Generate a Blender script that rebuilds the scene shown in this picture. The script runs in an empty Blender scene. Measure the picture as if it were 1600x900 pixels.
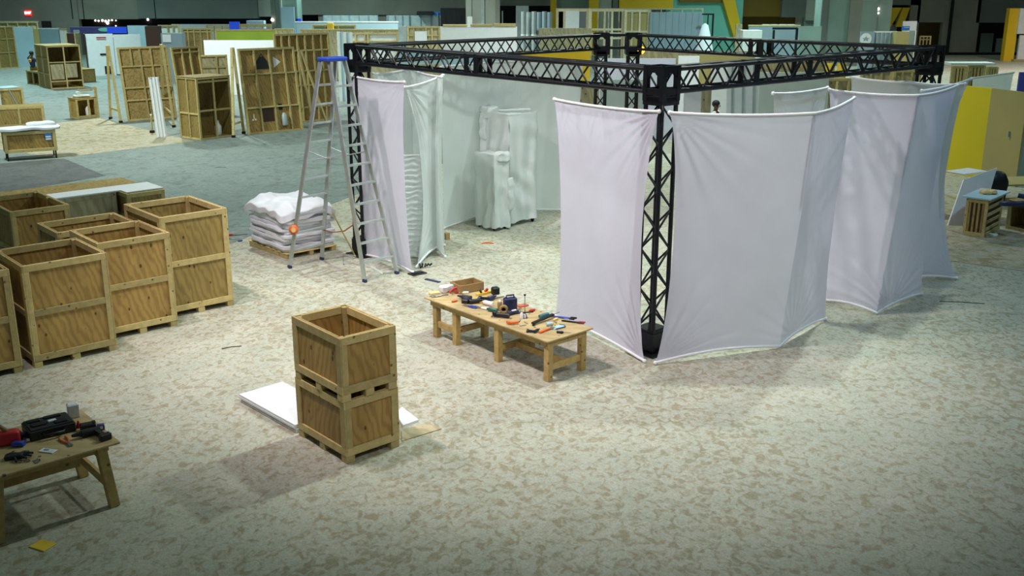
import bpy, math, random
from mathutils import Vector, Matrix, noise
from math import sin, cos, pi, radians as R, hypot, atan2, sqrt
rnd = random.Random(7)
SC = bpy.context.scene
COL = SC.collection

# ------------------------------------------------------------------ camera, world, lamps, exposure
cam = bpy.data.cameras.new('camera')
cam.sensor_width = 36.0
cam.lens = 36.0 * 1601.0 / 1600.0
cam.clip_end = 400
co = bpy.data.objects.new('camera', cam); COL.objects.link(co)
PITCH = R(16.39); EYE = 5.0
co.location = (0, 0, EYE); co.rotation_euler = (pi / 2 - PITCH, 0, 0)
SC.camera = co
SC.view_settings.view_transform = 'Standard'; SC.view_settings.look = 'None'
SC.view_settings.gamma = 1.0; SC.view_settings.exposure = 0.0
SC.view_settings.use_curve_mapping = False
W = bpy.data.worlds.new('hall_air'); SC.world = W; W.use_nodes = True
W.node_tree.nodes['Background'].inputs[0].default_value = (0.58, 0.80, 0.74, 1)
W.node_tree.nodes['Background'].inputs[1].default_value = 0.12

def lamp(x, y, z, power, col, size=0.7, spot=None, aim=None):
    l = bpy.data.lights.new('bay_and_fill_lamp', 'SPOT')
    l.energy = power; l.color = col; l.shadow_soft_size = size / 2
    l.spot_size = R(spot or 120); l.spot_blend = 1.0
    o = bpy.data.objects.new('bay_and_fill_lamp', l); COL.objects.link(o)
    o.location = (x, y, z)
    if aim:
        o.rotation_euler = (Vector(aim) - Vector((x, y, z))).to_track_quat('-Z', 'Y').to_euler()
    return o
PINK = (1.0, 0.88, 0.90); GREEN = (0.86, 1.0, 0.91); CYAN = (0.66, 1.0, 0.96)
lamp(-5.2, 10.4, 12.0, 3700, PINK, .5, 70, (-.2, 16.0, 0))
lamp(-7.6, 13.4, 12.0, 3300, PINK, .5, 72, (0, 16.5, 0))
lamp(3.4, 16.0, 12.5, 3500, GREEN, .5, 76, (0, 15.8, 0))
lamp(7.4, 19.4, 12.5, 3700, GREEN, .5, 76, (.4, 15.8, 0))
lamp(3.2, -1.0, 13.0, 4800, (1.0, .95, .93), .9, 42, (.6, 15.4, 0))  # added fill from the front for the crate and fabric faces
lamp(-7.0, 25.0, 12.0, 4200, GREEN, .5, 120)
lamp(13.0, 13.0, 12.0, 1500, (.45, .75, 1.0), .6, 100, (8, 18, 0))
lamp(-17, 27, 12, 8500, GREEN, .8, 115, (-12, 37, 0))
lamp(5, 31, 12, 5750, GREEN, .8, 130)
lamp(20, 28, 12, 1500, CYAN, .8, 140)
lamp(-15, 45, 12, 9375, GREEN, .8, 130)
lamp(3, 46, 12, 10000, GREEN, .8, 130)
lamp(22, 46, 12, 7500, CYAN, .8, 130)
lamp(-26, 56, 12, 9375, CYAN, .8, 130)
lamp(-5, 60, 12, 11250, GREEN, .8, 135)
lamp(14, 58, 12, 8000, CYAN, .8, 135)
lamp(33, 60, 12, 8500, (1.0, .95, .88), .8, 135)
lamp(-12, 70, 10, 6000, CYAN, .8, 150)
lamp(16, 70, 10, 4500, CYAN, .8, 150)  # added to brighten the middle right of the back wall
lamp(-30, 70, 11, 5000, CYAN, .8, 150)

# ------------------------------------------------------------------ measuring helpers (world: camera foot at origin, +Y into the hall)
_F = Vector((0, cos(PITCH), -sin(PITCH))); _U = Vector((0, sin(PITCH), cos(PITCH)))
def ray(px, py): return _F * 1601.0 + Vector((px - 800, 0, 0)) - _U * (py - 450)
def at(px, py, z=0.0):                      # the point of the plane at height z
    d = ray(px, py); t = (z - EYE) / d.z
    return Vector((d.x * t, d.y * t, z))
def atY(px, py, Y):                         # the point of the upright plane Y metres into the hall
    d = ray(px, py); t = Y / d.y
    return Vector((d.x * t, Y, EYE + d.z * t))
YAW = R(41.5)                               # the stands are set out at this angle to the hall
VX = Vector((cos(YAW), sin(YAW), 0)); UX = Vector((-sin(YAW), cos(YAW), 0))

# ------------------------------------------------------------------ materials
MATS = {}
def nodes(name):
    m = bpy.data.materials.new(name); m.use_nodes = True
    n = m.node_tree; return m, n, n.nodes['Principled BSDF']
def ramp(n, stops):
    r = n.nodes.new('ShaderNodeValToRGB'); e = r.color_ramp.elements
    while len(e) < len(stops): e.new(0.5)
    for k, (p, c) in enumerate(stops):
        e[k].position = p; e[k].color = (c[0], c[1], c[2], 1)
    return r
def rcoord(n, scale=(1, 1, 1)):             # object coordinates, shifted per object so that copies differ
    t = n.nodes.new('ShaderNodeTexCoord'); i = n.nodes.new('ShaderNodeObjectInfo')
    mu = n.nodes.new('ShaderNodeMath'); mu.operation = 'MULTIPLY'; mu.inputs[1].default_value = 57.0
    n.links.new(i.outputs['Random'], mu.inputs[0])
    a = n.nodes.new('ShaderNodeVectorMath'); a.operation = 'ADD'
    n.links.new(t.outputs['Object'], a.inputs[0]); n.links.new(mu.outputs[0], a.inputs[1])
    mp = n.nodes.new('ShaderNodeMapping'); mp.inputs['Scale'].default_value = scale
    n.links.new(a.outputs[0], mp.inputs['Vector'])
    return mp.outputs[0], i
def mix(n, blend, fac, a, b):
    x = n.nodes.new('ShaderNodeMix'); x.data_type = 'RGBA'; x.blend_type = blend
    for sock, v in ((x.inputs[0], fac), (x.inputs[6], a), (x.inputs[7], b)):
        if hasattr(v, 'is_linked'): n.links.new(v, sock)
        elif isinstance(v, (int, float)): sock.default_value = v
        else: sock.default_value = (v[0], v[1], v[2], 1)
    return x.outputs[2]
def noisetex(n, vec, scale, detail=3, rough=.5, dist=0):
    t = n.nodes.new('ShaderNodeTexNoise'); t.inputs['Scale'].default_value = scale
    t.inputs['Detail'].default_value = detail; t.inputs['Roughness'].default_value = rough
    t.inputs['Distortion'].default_value = dist
    if vec is not None: n.links.new(vec, t.inputs['Vector'])
    return t.outputs['Fac']
def bump(n, b, h, s=.2, d=.01):
    u = n.nodes.new('ShaderNodeBump'); u.inputs['Strength'].default_value = s; u.inputs['Distance'].default_value = d
    n.links.new(h, u.inputs['Height']); n.links.new(u.outputs[0], b.inputs['Normal'])

def plain(name, col, rough=.6, metal=0.0, var=.12, scale=6, emit=0):
    m, n, b = nodes(name)
    v, i = rcoord(n)
    f = noisetex(n, v, scale, 3)
    r = ramp(n, [(.3, [c * (1 - var) for c in col]), (.7, [min(1, c * (1 + var)) for c in col])])
    n.links.new(f, r.inputs[0]); n.links.new(r.outputs[0], b.inputs['Base Color'])
    b.inputs['Roughness'].default_value = rough; b.inputs['Metallic'].default_value = metal
    if emit:
        b.inputs['Emission Color'].default_value = (*col, 1); b.inputs['Emission Strength'].default_value = emit
    MATS[name] = m; return m
def pine(name, lo, hi, rough=.65):
    m, n, b = nodes(name)
    v, i = rcoord(n)
    f = noisetex(n, v, 9, 4, .6, .6)
    r = ramp(n, [(.3, lo), (.72, hi)]); n.links.new(f, r.inputs[0])
    vo = n.nodes.new('ShaderNodeTexVoronoi'); vo.inputs['Scale'].default_value = 7.0
    n.links.new(v, vo.inputs['Vector'])
    k = ramp(n, [(.09, (.20, .13, .08)), (.14, (1, 1, 1))]); n.links.new(vo.outputs['Distance'], k.inputs[0])
    c = mix(n, 'MULTIPLY', .85, r.outputs[0], k.outputs[0])
    h = n.nodes.new('ShaderNodeHueSaturation'); n.links.new(c, h.inputs['Color'])
    mr = n.nodes.new('ShaderNodeMapRange'); mr.inputs[3].default_value = .78; mr.inputs[4].default_value = 1.18
    n.links.new(i.outputs['Random'], mr.inputs[0]); n.links.new(mr.outputs[0], h.inputs['Value'])
    n.links.new(h.outputs[0], b.inputs['Base Color']); b.inputs['Roughness'].default_value = rough
    MATS[name] = m; return m
def plywood(name, lo, hi, sc=1.0):
    m, n, b = nodes(name)
    v, i = rcoord(n, (1, 1, .32))
    w = n.nodes.new('ShaderNodeTexWave'); w.wave_type = 'BANDS'; w.bands_direction = 'DIAGONAL'
    w.inputs['Scale'].default_value = 6.2 * sc; w.inputs['Distortion'].default_value = 7.5
    w.inputs['Detail'].default_value = 2.5; w.inputs['Detail Scale'].default_value = 1.3
    n.links.new(v, w.inputs['Vector'])
    r = ramp(n, [(.05, lo), (.75, hi)]); n.links.new(w.outputs['Fac'], r.inputs[0])
    f = noisetex(n, v, 3, 3)
    r2 = ramp(n, [(.25, (.72, .70, .66)), (.75, (1.1, 1.08, 1.04))]); n.links.new(f, r2.inputs[0])
    c = mix(n, 'MULTIPLY', 1, r.outputs[0], r2.outputs[0])
    vo = n.nodes.new('ShaderNodeTexVoronoi'); vo.inputs['Scale'].default_value = 6.5
    v2, _ = rcoord(n, (1, 1, .6)); n.links.new(v2, vo.inputs['Vector'])
    k = ramp(n, [(.09, (.13, .09, .05)), (.14, (1, 1, 1))]); n.links.new(vo.outputs['Distance'], k.inputs[0])
    c = mix(n, 'MULTIPLY', .9, c, k.outputs[0])
    h = n.nodes.new('ShaderNodeHueSaturation'); n.links.new(c, h.inputs['Color'])
    mr = n.nodes.new('ShaderNodeMapRange'); mr.inputs[3].default_value = .85; mr.inputs[4].default_value = 1.12
    n.links.new(i.outputs['Random'], mr.inputs[0]); n.links.new(mr.outputs[0], h.inputs['Value'])
    n.links.new(h.outputs[0], b.inputs['Base Color']); b.inputs['Roughness'].default_value = .6
    MATS[name] = m; return m
def fabric_mat(name, col, trans=.35):
    m, n, b = nodes(name)
    out = n.nodes['Material Output']
    v, i = rcoord(n)
    f = noisetex(n, v, 2.0, 3)
    r = ramp(n, [(.3, [c * .94 for c in col]), (.7, col)]); n.links.new(f, r.inputs[0])
    n.links.new(r.outputs[0], b.inputs['Base Color']); b.inputs['Roughness'].default_value = .75
    b.inputs['Sheen Weight'].default_value = .2
    t = n.nodes.new('ShaderNodeBsdfTranslucent'); n.links.new(r.outputs[0], t.inputs['Color'])
    x = n.nodes.new('ShaderNodeMixShader'); x.inputs[0].default_value = trans
    n.links.new(b.outputs[0], x.inputs[1]); n.links.new(t.outputs[0], x.inputs[2])
    n.links.new(x.outputs[0], out.inputs['Surface'])
    f2 = noisetex(n, v, 160, 2); bump(n, b, f2, .08, .002)
    MATS[name] = m; return m
def floor_mat(name, light, mid, tan, scale, cover=.5, rough=.55, stretch=(1, 1, 1)):
    m, n, b = nodes(name)
    tc = n.nodes.new('ShaderNodeNewGeometry')
    mp = n.nodes.new('ShaderNodeMapping'); mp.inputs['Scale'].default_value = stretch
    n.links.new(tc.outputs['Position'], mp.inputs['Vector']); v = mp.outputs[0]
    f = noisetex(n, v, scale, 2.2, .5, .9)
    big = noisetex(n, v, .35, 3)
    a = n.nodes.new('ShaderNodeMath'); a.operation = 'MULTIPLY_ADD'; a.inputs[1].default_value = .28; a.inputs[2].default_value = -.14
    n.links.new(big, a.inputs[0])
    s = n.nodes.new('ShaderNodeMath'); s.operation = 'ADD'; n.links.new(f, s.inputs[0]); n.links.new(a.outputs[0], s.inputs[1])
    r = ramp(n, [(cover - .13, tan), (cover - .05, mid), (cover + .05, light)])
    n.links.new(s.outputs[0], r.inputs[0])
    f2 = noisetex(n, v, scale * 3.2, 3, .65, 1.2)
    r2 = ramp(n, [(.3, (.72, .70, .66)), (.6, (1.08, 1.08, 1.07))]); n.links.new(f2, r2.inputs[0])
    c = mix(n, 'MULTIPLY', .9, r.outputs[0], r2.outputs[0])
    f3 = noisetex(n, v, 1.3, 3)
    r3 = ramp(n, [(.3, (.86, .88, .86)), (.7, (1.08, 1.04, 1.04))]); n.links.new(f3, r3.inputs[0])
    c = mix(n, 'MULTIPLY', .8, c, r3.outputs[0])
    n.links.new(c, b.inputs['Base Color'])
    b.inputs['Roughness'].default_value = rough; b.inputs['Specular IOR Level'].default_value = .3
    bump(n, b, f2, .12, .004)
    MATS[name] = m; return m

PINE = pine('pine_board', (.44, .34, .135), (.60, .475, .215))
PINEW = pine('warm_pine', (.38, .255, .085), (.52, .375, .15))
PLY = plywood('fir_plywood', (.36, .22, .062), (.47, .305, .092))
PLYD = plywood('dull_plywood', (.29, .20, .057), (.38, .27, .085))
PLYP = plywood('pale_plywood', (.47, .40, .24), (.58, .52, .34), .5)
OSB = floor_mat('strand_board', (.46, .33, .14), (.38, .26, .10), (.28, .19, .07), 14, .5)
TABLE = plywood('table_plywood', (.47, .35, .17), (.53, .41, .21), .35)
FAB = fabric_mat('white_stretch_fabric', (.70, .70, .81), .34)
FABG = fabric_mat('thin_white_fabric', (.76, .81, .80), .40)
CLOTH = fabric_mat('white_cotton', (.80, .82, .88), .12)
CLOTHG = fabric_mat('grey_white_cloth', (.70, .76, .74), .15)
BLACK = plain('black_paint', (.003, .004, .007), .42, 0, .3); BLACK.node_tree.nodes['Principled BSDF'].inputs['Specular IOR Level'].default_value = .4
BLACKP = plain('black_plastic', (.012, .013, .016), .45)
RUBBER = plain('dark_rubber', (.02, .02, .022), .8)
ALU = plain('aluminium', (.55, .60, .60), .38, .75, .08)
PALEW = pine('pale_pine', (.62, .52, .34), (.78, .68, .48))
STEEL = plain('steel', (.42, .43, .45), .35, .9, .1)
BLUE = plain('blue_plastic', (.02, .06, .42), .4)
NAVY = plain('navy_plastic', (.012, .02, .09), .45)
RED = plain('red_plastic', (.55, .02, .03), .4)
ORANGE = plain('orange_plastic', (.75, .15, .03), .45)
YELLOW = plain('yellow_plastic', (.72, .50, .05), .5)
WHITE = plain('white_board', (.80, .81, .84), .5, 0, .03)
WHITEP = plain('white_plastic', (.82, .83, .86), .4, 0, .03)
PAPER = plain('paper', (.78, .79, .78), .8, 0, .04)
CARD = plain('brown_cardboard', (.33, .22, .09), .8)
TEALG = plain('grey_green_paint', (.24, .33, .29), .7, 0, .1, .6)
GREYW = plain('grey_wall_paint', (.26, .26, .22), .8, 0, .14, .5)
GREYD = plain('dark_grey_wall_paint', (.16, .18, .165), .8, 0, .12, .5)
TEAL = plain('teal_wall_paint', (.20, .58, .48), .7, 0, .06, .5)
YWALL = plain('yellow_wall_paint', (.80, .50, .012), .6, 0, .06, .6)
TAN = plain('tan_wall_paint', (.40, .33, .13), .7, 0, .08, .6)
OLIVE = plain('olive_brown_paint', (.20, .125, .012), .7, 0, .1, .5)
DARK = plain('dark_paint_and_shade', (.012, .012, .013), .9)  # near-black; also painted shade inside the wall openings
BROWN = plain('dark_brown_laminate', (.05, .017, .01), .55)
LTBLUE = plain('pale_blue_panel', (.40, .58, .68), .6, 0, .05, 1)
GREENP = plain('green_panel', (.34, .46, .04), .7, 0, .08, 1)
BLUEG = plain('blue_grey_panel', (.26, .34, .40), .6, 0, .06, 1)
GALV = plain('galvanised_metal', (.40, .46, .47), .5, .3, .12, 3)
CONC = plain('column_concrete', (.40, .42, .37), .8, 0, .08, .8)
SKIN = plain('skin', (.20, .09, .05), .6)
HAIR = plain('black_hair', (.012, .010, .010), .7)
KHAKI = plain('khaki_cloth', (.34, .27, .08), .9)
BLOND = plain('yellow_sponge', (.70, .52, .22), .9)
GLASS = plain('blue_window_glass', (.05, .30, .60), .2)
LITW = plain('lit_bulb', (1.0, .85, .75), .5, 0, 0, 1, 9)
LITR = plain('lit_red_sign', (1.0, .03, .03), .5, 0, 0, 1, 1.1)
LITA = plain('lit_amber_lamp', (1.0, .35, .02), .5, 0, 0, 1, 6)
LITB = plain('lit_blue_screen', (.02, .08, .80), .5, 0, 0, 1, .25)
PURPLE = plain('violet_banner', (.05, .045, .19), .6)
MID = plain('sign_blue', (.03, .20, .62), .6)

FLOOR = floor_mat('strand_board_floor', (.47, .48, .405), (.42, .405, .32), (.345, .315, .225), 10, .50, .6, (1, .8, 1))
FLOORG = floor_mat('grey_aisle_floor', (.225, .27, .265), (.195, .235, .23), (.155, .185, .18), 3.0, .45)
FLOORD = floor_mat('dark_aisle_floor', (.12, .13, .135), (.105, .11, .12), (.085, .09, .10), 3.0, .45)
FLOORB = floor_mat('dusty_brown_floor', (.47, .43, .33), (.42, .365, .25), (.33, .27, .165), 4.0, .5)

# ------------------------------------------------------------------ mesh builder
class MB:
    def __init__(s): s.v = []; s.f = []; s.sm = []
    def add(s, vs, fs, smooth=False):
        k = len(s.v); s.v += [tuple(p) for p in vs]
        s.f += [tuple(i + k for i in f) for f in fs]; s.sm += [smooth] * len(fs)
        return s
    def box(s, c, d, M=None, ch=0.0):
        x, y, z = d[0] / 2, d[1] / 2, d[2] / 2; c = Vector(c)
        if ch <= 0:
            vs = [Vector((a * x, b * y, e * z)) for a in (-1, 1) for b in (-1, 1) for e in (-1, 1)]
            fs = [(0, 1, 3, 2), (4, 6, 7, 5), (0, 4, 5, 1), (2, 3, 7, 6), (0, 2, 6, 4), (1, 5, 7, 3)]
        else:
            ch = min(ch, x * .6, y * .6, z * .6); vs = []; idx = {}
            for a in (-1, 1):
                for b in (-1, 1):
                    for e in (-1, 1):
                        for ax in range(3):
                            p = [a * (x - ch), b * (y - ch), e * (z - ch)]
                            p[ax] = (a * x, b * y, e * z)[ax]
                            idx[(a, b, e, ax)] = len(vs); vs.append(Vector(p))
            fs = []
            for ax in range(3):
                o = [i for i in range(3) if i != ax]
                for sg in (-1, 1):
                    q = []
                    for (m, w) in ((-1, -1), (1, -1), (1, 1), (-1, 1)):
                        t = [0, 0, 0]; t[ax] = sg; t[o[0]] = m; t[o[1]] = w; q.append(idx[(*t, ax)])
                    if (sg > 0) == (ax == 1): q.reverse()
                    fs.append(tuple(q))
            for ax in range(3):
                o = [i for i in range(3) if i != ax]
                for m in (-1, 1):
                    for w in (-1, 1):
                        t0 = [0, 0, 0]; t0[ax] = -1; t0[o[0]] = m; t0[o[1]] = w; t1 = list(t0); t1[ax] = 1
                        fs.append((idx[(*t0, o[0])], idx[(*t1, o[0])], idx[(*t1, o[1])], idx[(*t0, o[1])]))
            for a in (-1, 1):
                for b in (-1, 1):
                    for e in (-1, 1): fs.append(tuple(idx[(a, b, e, q)] for q in range(3)))
        if M is not None: vs = [M @ p for p in vs]
        return s.add([p + c for p in vs], fs)
    def bar(s, p0, p1, w, h, up=(0, 0, 1)):          # a board from p0 to p1, w wide sideways, h along up
        p0 = Vector(p0); p1 = Vector(p1); d = (p1 - p0); L = d.length; d.normalize()
        u = Vector(up); sd = d.cross(u)
        if sd.length < 1e-4: sd = d.cross(Vector((1, 0, 0)))
        sd.normalize(); u = sd.cross(d)
        M = Matrix((sd, d, u)).transposed()
        return s.box((p0 + p1) / 2, (w, L, h), M)
    def tube(s, p0, p1, r, n=8, r1=None): return s.path([p0, p1], r, n, r1)
    def path(s, pts, r, n=8, r1=None, closed=False):
        pts = [Vector(p) for p in pts]; vs = []; m = len(pts); a = None
        for i, p in enumerate(pts):
            t = (pts[min(i + 1, m - 1)] - pts[max(i - 1, 0)]).normalized()
            if a is None:
                a = t.cross(Vector((0, 0, 1)))
                if a.length < .05: a = t.cross(Vector((1, 0, 0)))
            a = (a - t * a.dot(t)).normalized(); b = t.cross(a)
            rr = r if r1 is None else r + (r1 - r) * i / (m - 1)
            vs += [p + (a * cos(2 * pi * k / n) + b * sin(2 * pi * k / n)) * rr for k in range(n)]
        fs = [(i * n + k, i * n + (k + 1) % n, (i + 1) * n + (k + 1) % n, (i + 1) * n + k) for i in range(m - 1) for k in range(n)]
        s.add(vs, fs, True)
        s.add([vs[k] for k in range(n)][::-1], [tuple(range(n))]); s.add(vs[-n:], [tuple(range(n))])
        return s
    def lathe(s, prof, c=(0, 0, 0), n=16, M=None):
        vs = []; c = Vector(c)
        for (r, z) in prof:
            for k in range(n):
                p = Vector((r * cos(2 * pi * k / n), r * sin(2 * pi * k / n), z))
                vs.append((M @ p if M else p) + c)
        m = len(prof)
        fs = [(i * n + k, i * n + (k + 1) % n, (i + 1) * n + (k + 1) % n, (i + 1) * n + k) for i in range(m - 1) for k in range(n)]
        s.add(vs, fs, True)
        if prof[0][0] > 0: s.add(vs[:n][::-1], [tuple(range(n))])
        if prof[-1][0] > 0: s.add(vs[-n:], [tuple(range(n))])
        return s
    def prism(s, poly, z0, z1, c=(0, 0, 0), M=None):
        c = Vector(c); n = len(poly)
        vs = [Vector((p[0], p[1], z0)) for p in poly] + [Vector((p[0], p[1], z1)) for p in poly]
        vs = [(M @ p if M else p) + c for p in vs]
        fs = [tuple(range(n))[::-1], tuple(range(n, 2 * n))] + [(i, (i + 1) % n, n + (i + 1) % n, n + i) for i in range(n)]
        return s.add(vs, fs)
    def ball(s, c, r, n=12, sq=(1, 1, 1)):
        pr = [(max(1e-4, r * sin(pi * i / 8)), -r * cos(pi * i / 8)) for i in range(9)]
        k = len(s.v); s.lathe(pr, (0, 0, 0), n)
        for i in range(k, len(s.v)):
            p = s.v[i]; s.v[i] = (p[0] * sq[0] + c[0], p[1] * sq[1] + c[1], p[2] * sq[2] + c[2])
        return s
    def grid(s, fn, nu, nv, smooth=True):
        vs = [fn(i / nu, j / nv) for j in range(nv + 1) for i in range(nu + 1)]
        fs = [(j * (nu + 1) + i, j * (nu + 1) + i + 1, (j + 1) * (nu + 1) + i + 1, (j + 1) * (nu + 1) + i) for j in range(nv) for i in range(nu)]
        return s.add(vs, fs, smooth)
    def soft(s, c, d, seed, n=10, amp=.02, freq=4.0, k=3.0, rz=0):     # a soft, bulging block of cloth
        c = Vector(c); vs = []; fs = []; key = {}
        Mz = Matrix.Rotation(rz, 3, 'Z')
        def vert(p):
            q = tuple(round(t, 5) for t in p)
            if q not in key:
                v = Vector(p); m = (abs(v.x) ** (2 * k) + abs(v.y) ** (2 * k) + abs(v.z) ** (2 * k)) ** (1 / (2 * k))
                v = v / m; w = Vector((v.x * d[0] / 2, v.y * d[1] / 2, v.z * d[2] / 2))
                nn = noise.noise_vector(w * freq + Vector((seed * 7.3, seed * 3.1, seed)))
                w += Vector((nn.x * amp, nn.y * amp, nn.z * amp))
                key[q] = len(vs); vs.append(Mz @ w + c)
            return key[q]
        for ax in range(3):
            for sg in (-1, 1):
                for i in range(n):
                    for j in range(n):
                        q = []
                        for (a, b) in ((0, 0), (1, 0), (1, 1), (0, 1)):
                            t = [0, 0, 0]; t[ax] = sg; t[(ax + 1) % 3] = -1 + 2 * (i + a) / n; t[(ax + 2) % 3] = -1 + 2 * (j + b) / n
                            q.append(vert(t))
                        if sg < 0: q.reverse()
                        fs.append(tuple(q))
        return s.add(vs, fs, True)
    def mesh(s, name, m):
        me = bpy.data.meshes.new(name); me.from_pydata(s.v, [], s.f)
        me.polygons.foreach_set('use_smooth', s.sm); me.materials.append(m); me.update(); return me
    def build(s, name, m, parent=None, loc=None, rz=None):
        o = bpy.data.objects.new(name, s.mesh(name, m)); COL.objects.link(o)
        if parent: o.parent = parent
        if loc is not None: o.location = loc
        if rz is not None: o.rotation_euler = (0, 0, rz)
        return o

def tag(o, label, cat, group=None, kind=None):
    o['label'] = label; o['category'] = cat
    if group: o['group'] = group
    if kind: o['kind'] = kind
    return o
def thing(name, label, cat, loc=(0, 0, 0), rz=0.0, group=None):
    o = bpy.data.objects.new(name, None); COL.objects.link(o); o.empty_display_size = .1
    o.location = loc; o.rotation_euler = (0, 0, rz)
    return tag(o, label, cat, group)
def struct(name, mb, m, loc=None, rz=None, parent=None):
    o = mb.build(name, m, parent, loc, rz); o['kind'] = 'structure'; return o
def kids(o): return [c for c in bpy.data.objects if c.parent == o]
_UNIT = {}
def board(parent, name, c, d, m, rot=None):              # one board; alike boards share their mesh
    key = (tuple(round(x, 3) for x in d), m.name)
    if key not in _UNIT: _UNIT[key] = MB().box((0, 0, 0), d, None, .004).mesh(name, m)
    o = bpy.data.objects.new(name, _UNIT[key]); COL.objects.link(o); o.parent = parent; o.location = c
    if rot: o.rotation_euler = rot
    return o
def one(name, label, cat, mb, m, loc=None, rz=None, group=None): return tag(mb.build(name, m, None, loc, rz), label, cat, group)

# ------------------------------------------------------------------ the hall
struct('floor', MB().box((0, 60, -.05), (130, 140, .1)), FLOOR)
def patch(pts, z, m, name='floor'):
    struct(name, MB().prism([(p[0], p[1]) for p in pts], 0.0, z), m)
A1, A2 = at(350, 385), at(529, 315)
ad = (A2 - A1).normalized()
patch([A1 - ad * 30, A1, A2, A2 + ad * 60, A2 + ad * 60 + UX * 60, A1 - ad * 30 + UX * 60], .004, FLOORG)      # the grey aisle and the hall beyond
patch([at(92, 247), at(303, 221), at(155, 185), at(60, 196), at(0, 205), at(-60, 225)], .008, FLOORB)
patch([at(165, 275), at(100, 248), at(-80, 262), at(-160, 330), at(-10, 305)], .008, FLOORD)
patch([at(1430, 400), at(1640, 430), at(1700, 330), at(1440, 300)], .008, FLOORB)

def face(px0, py0, px1, py1, Y):             # an upright rectangle seen at depth Y -> centre x, centre z, width, height
    a = atY(px0, (py0 + py1) / 2, Y); b = atY(px1, (py0 + py1) / 2, Y)
    z1 = atY(px0, py0, Y).z; z0 = atY(px0, py1, Y).z
    return (a.x + b.x) / 2, (z0 + z1) / 2, b.x - a.x, z1 - z0
def panel_at(mb, px0, py0, px1, py1, Y, th=.3, down=False, up=None):
    x, z, w, h = face(px0, py0, px1, py1, Y)
    z0, z1 = z - h / 2, z + h / 2
    if down: z0 = 0.0
    if up: z1 = up
    return mb.box((x, Y + th / 2, (z0 + z1) / 2), (w, th, z1 - z0))
WY = 80.0
# left third: upper wall over a low dark opening
struct('wall_back', panel_at(MB(), -140, 0, 122, 44, WY, .5, True, 8), GREYW)
struct('wall_back', panel_at(MB(), 122, 0, 215, 30, WY, .5, False, 8), GREYW)
struct('wall_back', panel_at(MB(), 215, 0, 402, 29, WY - .4, .9, False, 8), GREYD)
struct('wall_back', panel_at(MB(), 402, 0, 432, 26, WY, .5, False, 8), CONC)
struct('wall_back', panel_at(MB(), 462, 0, 735, 23, WY, .5, False, 8), GREYW)
struct('wall_back', panel_at(MB(), 498, 22, 660, 60, WY + .2, .5, True, 3), GREYW)
struct('wall_recess', panel_at(MB(), 100, 20, 900, 60, WY + 5, .5, True, 6), DARK)  # darkness of the low opening, put in as a near-black sheet
for px in (112, 130, 242):
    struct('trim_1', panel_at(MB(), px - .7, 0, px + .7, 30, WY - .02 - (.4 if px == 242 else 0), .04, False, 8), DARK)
struct('trim_2', panel_at(MB(), -140, 33.2, 60, 34.6, WY - .1, .1), PAPER)
# middle
struct('wall_back', panel_at(MB(), 775, 0, 862, 9, WY, .5, False, 8), GREYW)
struct('wall_back', panel_at(MB(), 868, 0, 922, 14, WY, .5, False, 8), TEALG)
struct('wall_back', panel_at(MB(), 920, 0, 1060, 60, WY + .6, .5, True, 8), GREYW)
struct('wall_back', panel_at(MB(), 1040, 0, 1160, 60, WY + .3, .5, True, 8), TEAL)
struct('trim_3', panel_at(MB(), 1062, 0, 1140, 4, WY - .05, .3, False, 8), OLIVE)
struct('wall_back', panel_at(MB(), 1150, 0, 1262, 26, WY + 1.2, .5, False, 8), OLIVE)
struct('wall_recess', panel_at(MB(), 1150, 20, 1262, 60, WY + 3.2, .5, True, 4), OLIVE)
struct('wall_back', panel_at(MB(), 1222, 0, 1262, 27, WY + .4, .6, False, 8), GREYD)
struct('wall_back', panel_at(MB(), 1260, 0, 1292, 32, WY + .2, .6, False, 8), CONC)
struct('wall_back', panel_at(MB(), 1255, 40, 1300, 70, WY + .6, .6, True, 3), TEALG)
def leaning(px0, px1, py0, qx0, qx1, py1, Y, th):     # a slanting member given by its top and foot
    a, b, c, d = atY(px0, py0, Y), atY(px1, py0, Y), atY(qx1, py1, Y), atY(qx0, py1, Y)
    vs = [a, b, c, d] + [p + Vector((0, th, 0)) for p in (a, b, c, d)]
    return MB().add(vs, [(0, 3, 2, 1), (4, 5, 6, 7), (0, 1, 5, 4), (1, 2, 6, 5), (2, 3, 7, 6), (3, 0, 4, 7)])
struct('trim_4', leaning(1126, 1146, -12, 1148, 1162, 62, WY - .4, .7), YWALL)
struct('trim_5', panel_at(MB(), 966, -10, 1052, 14, WY - .6, .8), YWALL)
struct('column', panel_at(MB(), 860, -20, 869.5, 60, WY - 1, .5, True), YWALL)
struct('column', panel_at(MB(), 920, -20, 935, 60, WY - 1, .5, True), YWALL)
struct('trim_6', panel_at(MB(), 935, -20, 955, 60, WY - .6, .3, True), CONC)
struct('trim_6', panel_at(MB(), 957, -20, 967, 60, WY - .6, .3, True), GREYD)
# big columns
def column(n, px0, px1, Y, m, ribs=()):
    c = struct('column', panel_at(MB(), px0, 0, px1, 60, Y, 1.6, True, 8), m)
    for (a, b, mm) in ribs: struct('pilaster', panel_at(MB(), a, 0, b, 60, Y - .18, .18, True, 8), mm, parent=c)
    return c
column(3, 424, 465, 70, TEALG, [(424, 431, GREYD), (438, 441, CONC)])
struct('trim_7', panel_at(MB(), 440, 11, 460.5, 60, 69.7, .12, True), TEAL if 0 else LTBLUE)
column(4, 728, 781, 71, CONC, [(728, 737, TAN if 0 else CONC), (752, 757, GALV), (774, 781, GREYW)])
column(5, 1283, 1392, 69, TEALG, [(1283, 1293, GREYD), (1327, 1346, GREYW), (1346, 1370, TEALG)])
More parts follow.
